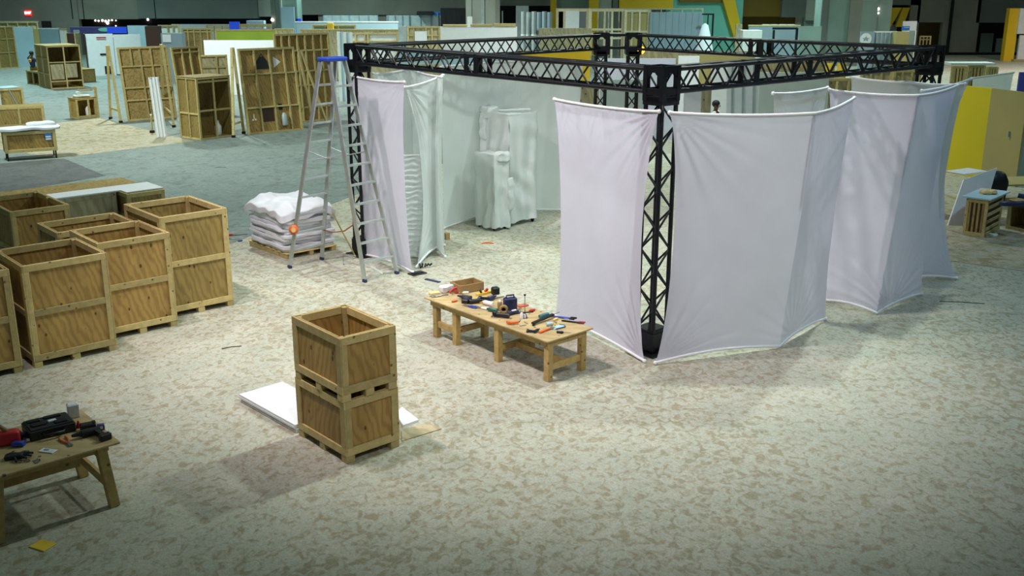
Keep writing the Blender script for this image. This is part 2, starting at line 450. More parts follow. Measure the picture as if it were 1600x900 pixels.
# right: wall with two openings
YR = 80.0
struct('wall_back', panel_at(MB(), 1392, 0, 1436, 8, YR, .5, False, 8), GREYD)
struct('wall_back', panel_at(MB(), 1420, 0, 1436, 70, YR, .5, True, 8), GREYW)
struct('wall_back', panel_at(MB(), 1434, 0, 1476, 35, YR, .5, False, 8), GREYW)
struct('wall_back', panel_at(MB(), 1473, 0, 1529, 84, YR, .5, True, 8), GREYW)
struct('wall_back', panel_at(MB(), 1527, 0, 1760, 35.5, YR, .5, False, 8), GREYD)
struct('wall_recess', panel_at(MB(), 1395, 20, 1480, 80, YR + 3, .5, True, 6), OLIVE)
struct('wall_recess', panel_at(MB(), 1500, 20, 1760, 80, YR + 4, .5, True, 6), DARK)  # near-black colour stands in for the dark behind the right opening
for (a, b, t) in ((1532, 1551, 52), (1556, 1571, 60), (1573, 1590, 60)):
    struct('door_1', panel_at(MB(), a, t, b, 84, YR + 2.4, .12, True), TEALG)
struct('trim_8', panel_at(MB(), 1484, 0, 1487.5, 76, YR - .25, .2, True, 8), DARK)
struct('baseboard_back', panel_at(MB(), 1420, 82, 1760, 86, YR - .1, .12, True), BLACK)
struct('trim_9', leaning(1395, 1409, 12, 1372, 1386, 52, YR - .2, .4), YWALL)
struct('trim_10', leaning(1411, 1422, 12, 1400, 1411, 42, YR - .2, .4), YWALL)
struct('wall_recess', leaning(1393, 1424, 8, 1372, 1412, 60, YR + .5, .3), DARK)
struct('window_1', leaning(1398.5, 1407, 13.5, 1396.5, 1402, 33.5, YR + .2, .05), GLASS)
struct('wall_back', panel_at(MB(), 1360, 38, 1400, 70, YR + .3, .5, True), MID if 0 else BLUEG)
struct('wall_left', MB().box((-48, 40, 4), (.5, 100, 8)), GREYW)
struct('wall_right', MB().box((50, 40, 4), (.5, 100, 8)), GREYW)
LAMPN = ('leftmost of the strip', 'second of the strip', 'third of the strip', 'fourth of the strip', 'fifth of the strip', 'sixth of the strip', 'right end of the strip', 'low one under the strip', 'lowest one by the violet banner', 'alone right of the strip')
# strip of lamps and lit signs deep in the low opening
for k, (px, py, w) in enumerate(((149, 32, 3), (154, 32.5, 3), (160, 32, 4), (165, 33, 4), (170, 32, 3), (175, 31.5, 3), (181, 32, 2), (168, 36, 5), (181, 40.5, 2), (231, 30.5, 4))):
    p = atY(px, py, WY + 5 - w * .015)
    one('bulkhead_lamp', 'lit bulkhead lamp in the dark opening, %s' % LAMPN[k], 'lamp', MB().ball((0, 0, 0), w * .022, 8), LITW, p, None, 'lit lamps in the dark opening')
p = atY(425.5, 31, 69.76)
one('pilot_lamp', 'round white lamp glowing on the left side of the grey green column', 'lamp', MB().ball((0, 0, 0), .10, 10), LITW, p)
for k, (py, r) in enumerate(((14, .075), (20.5, .05))):
    p = atY(1372.5, py, 68.97)
    one('pilot_lamp', ('upper', 'lower')[k] + ' of two small lit lamps on the big faceted column', 'lamp', MB().ball((0, 0, 0), r, 10), LITW, p)

# EXIT sign on the left wall
x, z, w, h = face(39, 16, 49, 24.5, WY - .06)
ex = thing('exit_sign', 'small red glowing exit sign high on the left part of the back wall', 'sign', (x, WY - .06, z))
MB().box((0, 0, 0), (w, .12, h), None, .02).build('sign_box', LITR, ex)
def text(parent, s, size, loc, rot, m, name='lettering', ext=.004):
    c = bpy.data.curves.new(name, 'FONT'); c.body = s; c.size = size; c.align_x = 'CENTER'; c.align_y = 'CENTER'; c.extrude = ext
    o = bpy.data.objects.new(name, c); COL.objects.link(o); o.location = loc; o.rotation_euler = rot
    bpy.context.view_layer.update()
    me = bpy.data.meshes.new_from_object(o.evaluated_get(bpy.context.evaluated_depsgraph_get()))
    bpy.data.objects.remove(o); me.materials.clear(); me.materials.append(m)
    o = bpy.data.objects.new(name, me); COL.objects.link(o); o.parent = parent; o.location = loc; o.rotation_euler = rot
    return o
text(ex, 'EXIT', .24, (0, -.07, 0), (pi / 2, 0, 0), LITW)

# ------------------------------------------------------------------ black truss frame on towers
T0 = Vector((1.98, 13.62, 0))
truss = thing('truss_ring', 'square black lattice truss ring on tall towers over the white fabric stand', 'truss', T0, YAW)
ZT, S, RC, RL = 3.985, .345, .031, .0155
_ROD = {}
nbar = [0]; rest = MB()
def lace(p0, p1, parent, r=RL):
    p0 = Vector(p0); p1 = Vector(p1); d = p1 - p0
    if parent is None or nbar[0] >= 298: rest.tube(p0, p1, r, 6); return
    key = round(d.length, 2)
    if key not in _ROD: _ROD[key] = MB().tube((0, 0, -d.length / 2), (0, 0, d.length / 2), r, 6).mesh('lacing_bar', BLACK)
    o = bpy.data.objects.new('lacing_bar', _ROD[key]); COL.objects.link(o); o.parent = parent
    o.location = (p0 + p1) / 2; o.rotation_mode = 'QUATERNION'; o.rotation_quaternion = d.to_track_quat('Z', 'Y'); nbar[0] += 1
def zig(a0, a1, b0, b1, n, parent, flip):
    for i in range(n):
        t0, t1 = i / n, (i + 1) / n
        if (i + flip) % 2: lace(a0.lerp(a1, t0), b0.lerp(b1, t1), parent)
        else: lace(b0.lerp(b1, t0), a0.lerp(a1, t1), parent)
def beam(p, q, joints=()):
    p = Vector(p); q = Vector(q); d = (q - p).normalized(); sd = d.cross(Vector((0, 0, 1))); L = (q - p).length
    g = S / 2 - RC; up = Vector((0, 0, 1)); mb = MB()
    ln = {}
    for a in (-1, 1):
        for z in (ZT - RC, ZT - S + RC - .015):
            ln[(a, z > ZT - .2)] = (p + sd * a * g + up * z, q + sd * a * g + up * z)
            mb.tube(*ln[(a, z > ZT - .2)], RC, 10)
    o = mb.build('beam', BLACK, truss)
    n = round(L / .262)
    for a in (-1, 1):
        zig(ln[(a, True)][0], ln[(a, True)][1], ln[(a, False)][0], ln[(a, False)][1], n, o, 0)
    for z in (True, False):
        zig(ln[(-1, z)][0], ln[(-1, z)][1], ln[(1, z)][0], ln[(1, z)][1], n, None, 0)
    for j in joints:
        for a in (-1, 1):
            c = p + d * j + sd * a * g
            board(o, 'joint_plate', c + up * (ZT - S / 2 - .01), (.10, .035, S), BLACK, (0, 0, atan2(d.y, d.x)))
        board(o, 'joint_plate', p + d * j + up * (ZT - .02), (.06, S, .035), BLACK, (0, 0, atan2(d.y, d.x)))
        board(o, 'joint_plate', p + d * j + up * (ZT - S + .01), (.06, S, .035), BLACK, (0, 0, atan2(d.y, d.x)))
    return o
def block(x, y, w=S, d=S, rz=0):
    M = Matrix.Rotation(rz, 3, 'Z'); c = Vector((x, y, 0)); mb = MB()
    z0, z1 = ZT - S - .10, ZT
    for a in (-1, 1):
        for b in (-1, 1):
            mb.box(c + M @ Vector((a * (w / 2 - .03), b * (d / 2 - .03), (z0 + z1) / 2)), (.07, .07, z1 - z0), M)
    o = mb.build('corner_block', BLACK, truss)
    for z, h, nm in ((z1 - .03, .06, 'top_band'), (z1 - S + .02, .06, 'middle_band'), (z0 + .025, .05, 'bottom_band')):
        pl = MB()
        if h < .055: pl.box(c + Vector((0, 0, z)), (w, d, h), M)
        for a in (-1, 1):
            pl.box(c + M @ Vector((a * (w / 2 - .012), 0, z)), (.024, d, h + .03), M)
            pl.box(c + M @ Vector((0, a * (d / 2 - .012), z)), (w, .024, h + .03), M)
        pl.build(nm, BLACK, o)
    for a in (-1, 1):                                      # gussets in the upper corners of each window
        for b in (-1, 1):
            for ax in (0, 1):
                q = Vector((a * (w / 2 - .012), b * (d / 2 - .085), z1 - .085)) if ax else Vector((b * (w / 2 - .085), a * (d / 2 - .012), z1 - .085))
                MM = M @ (Matrix.Rotation(pi / 4, 3, 'X') if ax else Matrix.Rotation(pi / 4, 3, 'Y'))
                MB().box(c + M @ q, (.02, .07, .07) if ax else (.07, .02, .07), MM).build('gusset_plate', BLACK, o)
    return o
def tower(x, y, visible, rz=0, w=S):
    M = Matrix.Rotation(rz, 3, 'Z'); c = Vector((x, y, 0)); g = w / 2 - RC; z1 = ZT - S - .1
    mb = MB(); cs = []
    for a, b in ((-1, -1), (1, -1), (1, 1), (-1, 1)):
        q = c + M @ Vector((a * g, b * g, 0)); cs.append(q)
        mb.tube(q + Vector((0, 0, .03)), q + Vector((0, 0, z1)), RC, 10)
    for z in (.32, z1 - .03):
        mb.box(c + Vector((0, 0, z)), (w, w, .05), M)
    o = mb.build('tower', BLACK, truss)
    n = 11
    for k in range(4):
        a, b = cs[k], cs[(k + 1) % 4]; u0, u1 = Vector((0, 0, .36)), Vector((0, 0, z1 - .05))
        zig(a + u0, a + u1, b + u0, b + u1, n, o if k in visible else None, k % 2)
    board(o, 'base_plate', c + Vector((0, 0, .012)), (.56, .56, .022), BLACK, (0, 0, rz))
    board(o, 'base_box', c + Vector((0, 0, .18)), (w + .03, w + .03, .26), BLACK, (0, 0, rz))
    return o
RING = 7.66; h = S / 2
cN, cL, cR = (h, h), (h, RING - h), (RING - h, h)
f1, f2 = (6.80, 7.62), (7.33, 7.13)
tower(*cN, (0, 1, 2, 3)); tower(*cL, (0, 3))
beam((h, S, 0), (h, RING - S, 0), (RING / 2 - S / 2 - .12, RING / 2 - S / 2 + .12))
beam((S, h, 0), (RING - S, h, 0), (1.75, 3.1))
beam((S, RING - h, 0), (f1[0] - .2, f1[1], 0))
beam((RING - h, S, 0), (f2[0] + .02, f2[1] - .25, 0), (3.3, 3.55))
tower(*cR, ()); tower(*f1, (), -YAW, .28); tower(*f2, (), -YAW, .28)
block(*cN); block(*cL); block(*cR); block(*f1, .35, .35, -YAW); block(*f2, .35, .35, -YAW)
fm = [(f1[0] + f2[0]) / 2, (f1[1] + f2[1]) / 2]
mb = MB()
for z in (ZT - RC, ZT - S + RC): mb.box((fm[0], fm[1], z), (.95, .28, .05), Matrix.Rotation(-YAW, 3, 'Z'))
mb.build('corner_tie', BLACK, truss)
ro = rest.build('lacing_bar', BLACK, truss); ro['kind'] = 'stuff'
# loose cable ends at the near tower and the amber lamp on the far corner
MB().path([(h - .2, h - .2, 3.50), (h - .26, h - .27, 3.40), (h - .21, h - .22, 3.30), (h - .25, h - .2, 3.2)], .012, 6).build('cable', BLACK, truss)
MB().path([(h + .2, h - .2, 2.8), (h + .27, h - .25, 2.7), (h + .22, h - .2, 2.55), (h + .27, h - .25, 2.45)], .012, 6).build('cable', BLACK, truss)
MB().path([(h + .05, h - .2, .5), (h + .12, h - .24, .7), (h + .2, h - .2, .45), (h + .12, h - .1, .33)], .01, 6).build('cable', BLACK, truss)
lx = truss.matrix_basis.inverted() @ at(1056, 78, 3.55)
lo = MB().ball((0, 0, 0), .085, 10).build('beacon_lamp', LITA, truss, (f2[0] + .22, f2[1] - .05, ZT - S - .03)); lo['label'] = 'small glowing amber beacon lamp'
# cable coil and black foot lying at the near tower
mb = MB()
for k in range(3): mb.path([Vector((.35 * cos(t / 12 * 2 * pi) * (1 - .1 * k), .12 * sin(t / 12 * 2 * pi) + .02 * k, .014 + .022 * k)) for t in range(13)], .012, 6)
one('cable_coil', 'flat coil of black cable on the floor at the foot of the near truss tower', 'cable', mb, BLACK, at(1062, 553), R(25))

# ------------------------------------------------------------------ stretched fabric walls
def fabric(label, tops, bots, pl=.18, pr=.18, m=FAB, seed=1, rise=.06, sag=.03, wr=((0, 0), (1, 0), (0, 1), (1, 1)), nu=110, nv=130, group=None, name='fabric_wall', amp=.05, rod=False, bell=0.0, pole=True):
    tops = [Vector(p) for p in tops]; bots = [Vector(p) for p in bots]
    base = (bots[0] + bots[-1]) / 2; base.z = 0
    k = len(tops) - 1; e = bots[-1] - bots[0]; e.z = 0; wid = e.length; e.normalize(); nr = e.cross(Vector((0, 0, 1)))
    H = tops[0].z - bots[0].z
    L = [(tops[i + 1] - tops[i]).length + (bots[i + 1] - bots[i]).length for i in range(k)]; tot = sum(L); cum = [0]
    for l in L: cum.append(cum[-1] + l / tot)
    def along(ps, s, bow):
        i = max(j for j in range(k) if cum[j] <= s + 1e-9); x = (s - cum[i]) / (cum[i + 1] - cum[i])
        p = ps[i].lerp(ps[i + 1], x); p = p.copy(); p.z += bow * 4 * x * (1 - x); return p
    def P(s, t):
        p = along(bots, s, rise).lerp(along(tops, s, -sag), t)
        q = 4 * t * (1 - t)
        q = q ** .8
        p += e * (pl * q * (1 - s) ** 2 - pr * q * s ** 2)
        w = 0
        for cc in wr:
            cs, ct, ws = cc if len(cc) > 2 else (*cc, .35)
            dx, dz = (s - cs) * wid, (t - ct) * H
            d = hypot(dx, dz); an = atan2(abs(dz), abs(dx) + 1e-6)
            w += ws * amp * 1.35 * d * math.exp(-d / .34) * (sin(an * 24 + seed) + .45 * sin(an * 43 + 2 * seed)) * min(1, d / .12)
        w += .012 * noise.noise(Vector((s * 3 * wid / 2, t * 4, seed * 3.3)))
        w += bell * sin(pi * t) * sin(pi * s)
        return p + nr * w - base
    ss = sorted(set([i / nu for i in range(nu + 1)] + cum))
    vs = [P(s, j / nv) for j in range(nv + 1) for s in ss]; m1 = len(ss)
    fs = [(j * m1 + i, j * m1 + i + 1, (j + 1) * m1 + i + 1, (j + 1) * m1 + i) for j in range(nv) for i in range(m1 - 1)]
    t = thing(name, label, 'fabric wall', base, 0, group)
    MB().add(vs, fs, True).build('fabric', m, t)
    if pole:
        for nm, tt in (('top_pole', 1), ('bottom_pole', 0)):
            o = MB().path([P(s, tt) for s in ss], .02, 8).build(nm, WHITEP, t)
            c = MB()
            for s in (ss[0], ss[-1]): c.ball(P(s, tt), .030, 8)
            c.build('end_knob', WHITEP, o)
    if rod:
        s = cum[1]; MB().path([P(s, 1) - nr * .03, P(s, .62) - nr * .03], .011, 6).build('inner_rod', BLACK, t)
    return t
ZF = 3.42
f = lambda px, py, z=ZF: at(px, py, z)
g0 = lambda px, py: at(px, py, .03)
fabric('pale lilac fabric wall stretched at the left side of the near truss tower', [f(866, 155), f(1030, 174)], [g0(868, 494), g0(1007, 564)], .17, .22, FAB, 1, .05, wr=((0, 0), (0, 1), (1, 0, 1.1), (1, 1, 1.2)))
fabric('large white fabric wall right of the near truss tower with a vertical fold', [f(1046, 176), f(1275, 177), f(1335, 153)], [g0(1024, 567), g0(1217, 541), g0(1290, 498)], .20, .12, FAB, 2, .07, wr=((0, 1, 1.3), (0, 0, .8), (.64, 1, .5), (.64, 0, .7), (1, 1, .3)), rod=True)
fabric('white fabric wall second from the right with fan creases at its foot', [f(1296, 140), f(1436, 149), f(1497, 133)], [g0(1290, 469), g0(1370, 489), g0(1440, 459)], .05, .12, FAB, 3, .05, wr=((0, 1), (.55, 0, 1.4), (1, 0)), amp=.07, rod=True)
fabric('blue tinged white fabric wall at the right end of the stand', [f(1440, 142), f(1517, 123)], [g0(1400, 436), g0(1495, 435)], .0, .34, FAB, 4, .05)
fabric('fabric wall inside the stand beyond the right walls with truss shadows', [f(1330, 120), f(1420, 128), f(1508, 131)], [f(1330, 120, ZF) - Vector((.05, 0, ZF - .03)), f(1420, 128) - Vector((.1, 0, ZF - .03)), f(1508, 131) - Vector((.1, 0, ZF - .03))], .1, .1, FABG, 5)
a, b = f(1208, 146), f(1293, 137)
fabric('short white fabric wall peeping over the big folded fabric wall', [a, b], [a - Vector((0, 0, ZF - .03)), b - Vector((0, 0, ZF - .03))], .15, .12, FABG, 6)
fabric('lilac fabric wall behind the stepladder with the ladder shadow on it', [f(546, 118), f(632, 128)], [g0(571, 398), g0(645, 425)], .05, .13, FAB, 7, .05)
fabric('narrow white fabric wall with silky creases right of the ladder shadow wall', [at(632, 136, 3.3), f(692, 117)], [g0(651, 417), g0(694, 383)], .62, .10, FABG, 8, .1, wr=((0, 1, 1.1), (0, 0, .9), (1, 0, .4)), amp=.09)
a, b, c = f(583, 115), f(640, 107), f(690, 120)
fabric('thin white fabric wall at the back of the narrow left cell', [a, b, c], [a - Vector((0, 0, ZF - .03)), b - Vector((0, 0, ZF - .03)), c - Vector((0, 0, ZF - .03))], .1, .1, FABG, 9)
# ruched inner cloth between the two left walls
ra, rb = Vector((-2.10, 18.86, 0)), Vector((-1.66, 18.98, 0))
rc = (ra + rb) / 2
def ruch(s, t):
    p = ra.lerp(rb, s) - rc; z = .05 + 1.95 * t
    w = .022 * sin(t * 120 + 3 * noise.noise(Vector((s * 5, t * 9, 1)))) * (.5 + .5 * sin(pi * s))
    return Vector((p.x + .6 * w, p.y - w, z + .02 * noise.noise(Vector((s * 4, t * 4, 2)))))
rt = thing('ruched_cloth', 'ruched grey white cloth hanging in the gap between the two left fabric walls', 'cloth', rc)
MB().grid(ruch, 14, 130).build('fabric', CLOTHG, rt)
MB().tube(ra - rc + Vector((0, 0, 2.0)), rb - rc + Vector((0, 0, 2.0)), .015).build('top_pole', WHITEP, rt)
MB().tube(ra - rc + Vector((0, 0, .0)), ra - rc + Vector((0, 0, 2.0)), .015).build('upright', WHITEP, rt)
MB().tube(rb - rc + Vector((0, 0, .0)), rb - rc + Vector((0, 0, 2.0)), .015).build('upright', WHITEP, rt)
# long curved inner wall
bp = [at(694, 356, .03), at(722, 346, .03), at(760, 335, .03), at(800, 329, .03), at(845, 327, .03), at(893, 328, .03)]
tp = [p + Vector((.04 * i, -.12, ZF - .03)) for i, p in enumerate(bp)]
fabric('long curved white fabric wall at the back of the stand with lattice shadows', tp, bp, .0, .0, FABG, 10, .0, .0, ((0, 1), (1, 1)), 44, 30)
# dark panel and foot plates on the floor by the left walls
one('foot_plate', 'black steel foot plate on the floor at the tip of the left fabric walls', 'plate', MB().box((0, 0, .012), (.30, .2, .02), None, .004).box((0, 0, .028), (.2, .12, .012)), BLACK, at(652, 428), YAW)
one('steel_offcut', 'dark flat steel offcut on the floor left of the brown tray table', 'offcut', MB().box((0, 0, .008), (.34, .07, .014), None, .003), NAVY, at(676, 439), R(-38))
mb = MB()
for k in range(5): mb.tube((-.1 + .05 * k, .02 * (k % 2), .03), (-.05 + .05 * k, .1 - .03 * k, .07), .018, 8)
one('clamp_cluster', 'little cluster of black clamps at the foot of the narrow left fabric wall', 'clamp', mb, BLACK, at(664, 419), YAW)

# ------------------------------------------------------------------ wooden crates
def crate(label, n, v, u, h, mid=True, blocks=(3, 3), loc_rz=0.0, z=0.0, ply=PLY, wood=PINE, group=None, half=False, sk=.085, name='plywood_crate', rw=.092, topless=()):
    # n: near corner; v, u: sizes along the two stand directions; open top
    n = Vector(n); c = n + VX * v / 2 + UX * u / 2
    t = thing(name, label, 'crate', (c.x, c.y, z), YAW + loc_rz, group)
    z0, z1 = sk, h; pt = .012; rt = .022; zc = (z0 + z1) / 2; hh = z1 - z0
    X, Y = v / 2, u / 2
    for s in (-1, 1):                                        # ply walls
        board(t, 'side_panel', (s * (X - rt - pt / 2), 0, zc), (pt, u - 2 * rt, hh), ply)
        board(t, 'side_panel', (0, s * (Y - rt - pt / 2), zc), (v - 2 * rt - 2 * pt, pt, hh), ply)
    board(t, 'floor_panel', (0, 0, z0 + .01), (v - 2 * rt - 2 * pt, u - 2 * rt - 2 * pt, .018), ply)
    for s in (-1, 1):
        zs = [(z1 - rw / 2, 'top_rail'), (z0 + rw / 2, 'bottom_rail')] + ([(zc, 'middle_rail')] if mid else [])
        for zz, nm in zs:
            full = nm != 'middle_rail'
            if (s, 'x', nm) not in topless: board(t, nm, (s * (X - rt / 2), 0, zz), (rt, (u if full else u - 2 * rw), rw), wood)
            if (s, 'y', nm) not in topless: board(t, nm, (0, s * (Y - rt / 2), zz), ((v - 2 * rt if full else v - 2 * rw), rt, rw), wood)
        for q in (-1, 1):
            board(t, 'stile', (s * (X - rt / 2), q * (Y - rw / 2), zc), (rt, rw, hh - 2 * rw), wood)
            board(t, 'stile', (s * (X - rw / 2 - rt * .5), q * (Y - rt / 2), zc), (rw - rt, rt, hh - 2 * rw), wood)
            board(t, 'corner_post', (s * (X - rt - pt - .03), q * (Y - rt - pt - .03), zc - .004), (.06, .06, hh - .01), wood)
        board(t, 'inner_rail', (s * (X - rt - pt - .009), 0, z1 - rw / 2), (.018, u - 2 * (rt + pt + .06), rw), wood)
        board(t, 'inner_rail', (0, s * (Y - rt - pt - .009), z1 - rw / 2), (v - 2 * (rt + pt + .06), .018, rw), wood)
    if half:
        board(t, 'inner_post', (X - rt - pt - .03, Y * .1, zc), (.06, .06, hh - .01), wood)
    nv, nu = blocks
    if nv == 0: return t
    for i in range(nv):
        for j in range(nu):
            x = -X + .06 + (v - .12) * (i / (nv - 1)); y = -Y + .06 + (u - .12) * (j / (nu - 1))
            board(t, 'skid_block', (x, y, sk / 2), (.11, .11, sk), wood)
    return t
def rel(v, u): return Vector((-6.51, 13.10, 0)) + VX * v + UX * u
crate('open plywood crate nearest of the group, whole front face in view at the left', rel(0, 0), 1.14, 1.2, 1.44)
crate('plywood crate cut off by the left edge, lowest of the left group', rel(-1.29, -.02), 1.14, 1.2, 1.44)
crate('open plywood crate in the middle of the front row with swirling grain', rel(1.185, .48), 1.08, 1.14, 1.47)
crate('tallest open plywood crate, right end of the front row', rel(2.285, .88), 1.12, 1.38, 1.62, ply=PLYD)
crate('open plywood crate hemmed in behind the swirling grained one', rel(1.02, 1.68), 1.22, .92, 1.44)
crate('long open plywood crate with inner posts at the left, by the dark post', rel(.95, 3.73), .96, 1.6, 1.44, half=True)
# the pair standing one on the other
SN = Vector((-1.80, 10.17, 0))
crate('lower plywood crate of the pair stacked on the open floor', SN, .71, 1.03, .73, False, (2, 3))
crate('upper open plywood crate set on top of the stacked pair', SN + Vector((.005, -.03, 0)), .71, 1.03, .73, False, (3, 3), R(-1.2), .731)
# white boards under and beside the pair
def sheet(label, pts, z0, z1, m, name='white_sheet', cat='sheet', group=None):
    c = sum((Vector((p[0], p[1], 0)) for p in pts), Vector()) / len(pts)
    mb = MB().prism([(p[0] - c.x, p[1] - c.y) for p in pts], 0, z1 - z0)
    return one(name, label, cat, mb, m, (c.x, c.y, z0), None, group)
P0 = at(376, 628); P1 = at(463, 677)
for k in range(4):
    o = Vector((.02 * (k % 2), -.012 * k, 0)) + UX * .015 * k
    q0, q1 = P0 + o, P1 + o
    d = (q0 - q1).normalized(); w = d.cross(Vector((0, 0, 1)))
    sheet('%s white foam sheet of four lying left of the stacked crates' % ('lowest', 'second from the bottom', 'third from the bottom', 'topmost')[k], [q1, q0, q0 + w * .62, q1 + w * .62], .002 + .027 * k, .025 + .027 * k, WHITE)
sheet('white sheet corner sticking out right of the stacked crates', [at(628, 639), at(654, 659), at(630, 668), at(618, 650)], .0, .03, WHITE)
sheet('pale strip of thin board on the floor right of the stacked crates', [at(628, 690), at(690, 671), at(668, 661), at(628, 674)], .0, .012, PLYP, 'board_strip', 'board')
# low bench of two crates under a strand board and a white board behind the open crates
BZ = .70
bl, br, bn = at(80, 308, BZ), at(212, 287, BZ), at(252, 294, BZ)
dd = (bn - br); ww = (br - bl)
crate('low crate with a pale front under the white board behind the open crates', bl - UX * .06 - UX * .02 + VX * .1, 1.25, .72, BZ - .05, False, (0, 0), ply=PLYP, wood=PLYP)
crate('low open ended crate at the right end of the white board behind the open crates', bl - UX * .5 + VX * 1.42, .86, 1.0, BZ - .05, False, (0, 0), ply=PLYD, topless=((-1, 'y', 'bottom_rail'),))
sheet('long white board laid on two low crates behind the open crates', [bl + VX * .0 - UX * .1, bl + VX * 1.45 - UX * .1, bl + VX * 1.45 - UX * .42, bl + VX * 2.3 - UX * .42, bl + VX * 2.3 + UX * .5, bl + UX * .5], BZ - .048, BZ - .02, WHITE)
sheet('strand board sheet lying behind the white board on the low crates', [bl + UX * .52 - VX * .9, bl + UX * .52 + VX * 2.1, bl + UX * 1.5 + VX * 2.1, bl + UX * 1.5 - VX * .9], BZ - .048, BZ - .03, OSB, 'strand_board', 'board')
crate('low crate carrying the strand board sheet behind the white board', bl + UX * .70 - VX * .7, 2.5, .75, BZ - .05, False, (0, 0), ply=PLYD)
one('dark_post', 'black upright post at the left edge behind the open crates', 'post', MB().tube((0, 0, 0), (0, 0, 1.75), .06, 12).lathe([(.2, 0), (.2, .02), (.06, .03)], (0, 0, 0), 16), BLACK, at(1, 338) + Vector((-.05, 0, 0)))

# ------------------------------------------------------------------ work tables
def leg(t, x, y, h, s=.089, m=PINEW, tilt=None): return board(t, 'leg', (x, y, h / 2), (s, s, h), m, tilt)
TN = at(856, 534, .6); TL = at(662.5, 464.5, .6); TR_ = at(929, 513, .6)
tw = (TR_ - TN).length; tl = (TL - TN).length; trz = atan2((TL - TN).y, (TL - TN).x) - pi / 2
tb = thing('work_table', 'long pine work table strewn with tools in the middle of the floor', 'table', (TN.x, TN.y, 0), trz)
board(tb, 'table_top', (tw / 2, tl / 2, .589), (tw, tl, .022), TABLE)
board(tb, 'apron', (.07, tl / 2, .533), (.038, tl - .16, .089), PINEW)
board(tb, 'apron', (tw - .07, tl / 2, .533), (.038, tl - .16, .089), PINEW)
board(tb, 'apron', (tw / 2, .07, .533), (tw - .18, .038, .089), PINEW)
board(tb, 'apron', (tw / 2, tl - .09, .533), (tw - .18, .038, .089), PINEW)
inv = tb.matrix_basis.inverted()
def lloc(px, py): p = inv @ at(px, py); return p.x, p.y
H6 = .578
l4 = (.11, .10); rr = (tw - .11, .10); l3 = (.11, 1.10); b3 = (tw - .12, 1.10)
l2 = (.11, tl - .62); l1 = (.11, tl - .16); bk = (tw - .2, tl - .62)
for q in (l4, rr, l3, b3, l2, l1, bk): leg(tb, q[0], q[1], H6)
board(tb, 'stretcher', ((l4[0] + rr[0]) / 2, l4[1], .19), (rr[0] - l4[0] - .089, .045, .09), PINEW)
board(tb, 'stretcher', ((l3[0] + b3[0]) / 2, l3[1], .19), (b3[0] - l3[0] - .089, .045, .09), PINEW)
board(tb, 'stretcher', ((l4[0] + rr[0]) / 2, (l4[1] + l3[1]) / 2, .19), (.045, l3[1] - l4[1] - .05, .09), PINEW)
board(tb, 'stretcher', (l1[0], (l1[1] + l2[1]) / 2, .21), (.045, l1[1] - l2[1] - .089, .09), PINEW)
board(tb, 'stretcher', ((l2[0] + bk[0]) / 2, l2[1], .21), (bk[0] - l2[0] - .089, .045, .09), PINEW)
# left table
LZ = .70
LN = at(188, 690, LZ); lt = thing('work_table', 'pine work table cut off by the lower left edge, splayed legs', 'table', (LN.x, LN.y, 0), YAW)
board(lt, 'table_top', (-.9, .53, LZ - .012), (1.8, 1.06, .022), TABLE)
board(lt, 'apron', (-.9, .10, LZ - .062), (1.62, .038, .07), PINEW); board(lt, 'apron', (-.9, .96, LZ - .062), (1.62, .038, .07), PINEW)
ang = R(6)
for x, s in ((-.17, 1), (-1.12, -1)):
    for y, r in ((.10, -1), (.94, 1)):
        board(lt, 'leg', (x + s * .035, y + r * .01, (LZ - .024) / 2), (.095, .095, LZ - .03), PINEW, (0, -s * ang, 0))
    board(lt, 'apron', (x - s * .01, .53, LZ - .09), (.045, .78, .12), PINEW)
    board(lt, 'stretcher', (x + s * .045, .53, .24), (.04, .76, .10), PINEW)
board(lt, 'stretcher', (-.645, .80, .25), (.95, .04, .10), PINEW)
board(lt, 'stretcher', (-1.45, .11, .30), (.5, .04, .09), PINEW); board(lt, 'leg', (-1.7, .10, LZ / 2 - .012), (.09, .09, LZ - .03), PINEW)
one('yellow_note', 'yellow square pad lying on the floor under the lower left table', 'note', MB().box((0, 0, .006), (.19, .15, .012), None, .002), YELLOW, at(67, 853), R(-25))

# ------------------------------------------------------------------ tools
def tool(name, label, cat, px, py, z, rz=0, group=None):
    p = at(px, py, z); return thing(name, label, cat, (p.x, p.y, z), R(rz), group)
def drill(label, px, py, z, rz, body=NAVY, acc=BLACKP, s=1.0, name='cordless_drill', lying=True):
    t = tool(name, label, 'drill', px, py, z, rz)
    M = s
    b = MB(); b.tube((-.09 * M, 0, .035 * M), (.06 * M, 0, .035 * M), .034 * M, 12); b.tube((.06 * M, 0, .035 * M), (.10 * M, 0, .035 * M), .027 * M, 12, .018 * M)
    b.build('motor_body', body, t)
    MB().tube((.10 * M, 0, .035 * M), (.145 * M, 0, .035 * M), .019 * M, 10, .012 * M).build('chuck', acc, t)
    MB().bar((-.05 * M, 0, .035 * M), (-.085 * M, .14 * M, .03 * M), .04 * M, .045 * M).build('grip', acc, t)
    MB().box((-.092 * M, .165 * M, .03 * M), (.10 * M, .055 * M, .058 * M), Matrix.Rotation(R(14), 3, 'Z'), .008).build('battery', body, t)
    return t
def pliers(label, px, py, z, rz, col=RED, s=1.0, name='pliers', group=None):
    t = tool(name, label, 'pliers', px, py, z, rz, group)
    j = MB(); j.bar((0, .004, .012), (.07 * s, .012, .012), .016, .014); j.bar((0, -.004, .012), (.07 * s, -.012, .012), .016, .014); j.tube((0, 0, .004), (0, 0, .022), .014, 10)
    j.build('jaws', STEEL, t)
    for a in (-1, 1): MB().path([(0, 0, .012), (-.05 * s, a * .022, .012), (-.11 * s, a * .034, .012), (-.16 * s, a * .03, .012)], .010, 8).build('handle', col, t)
    return t
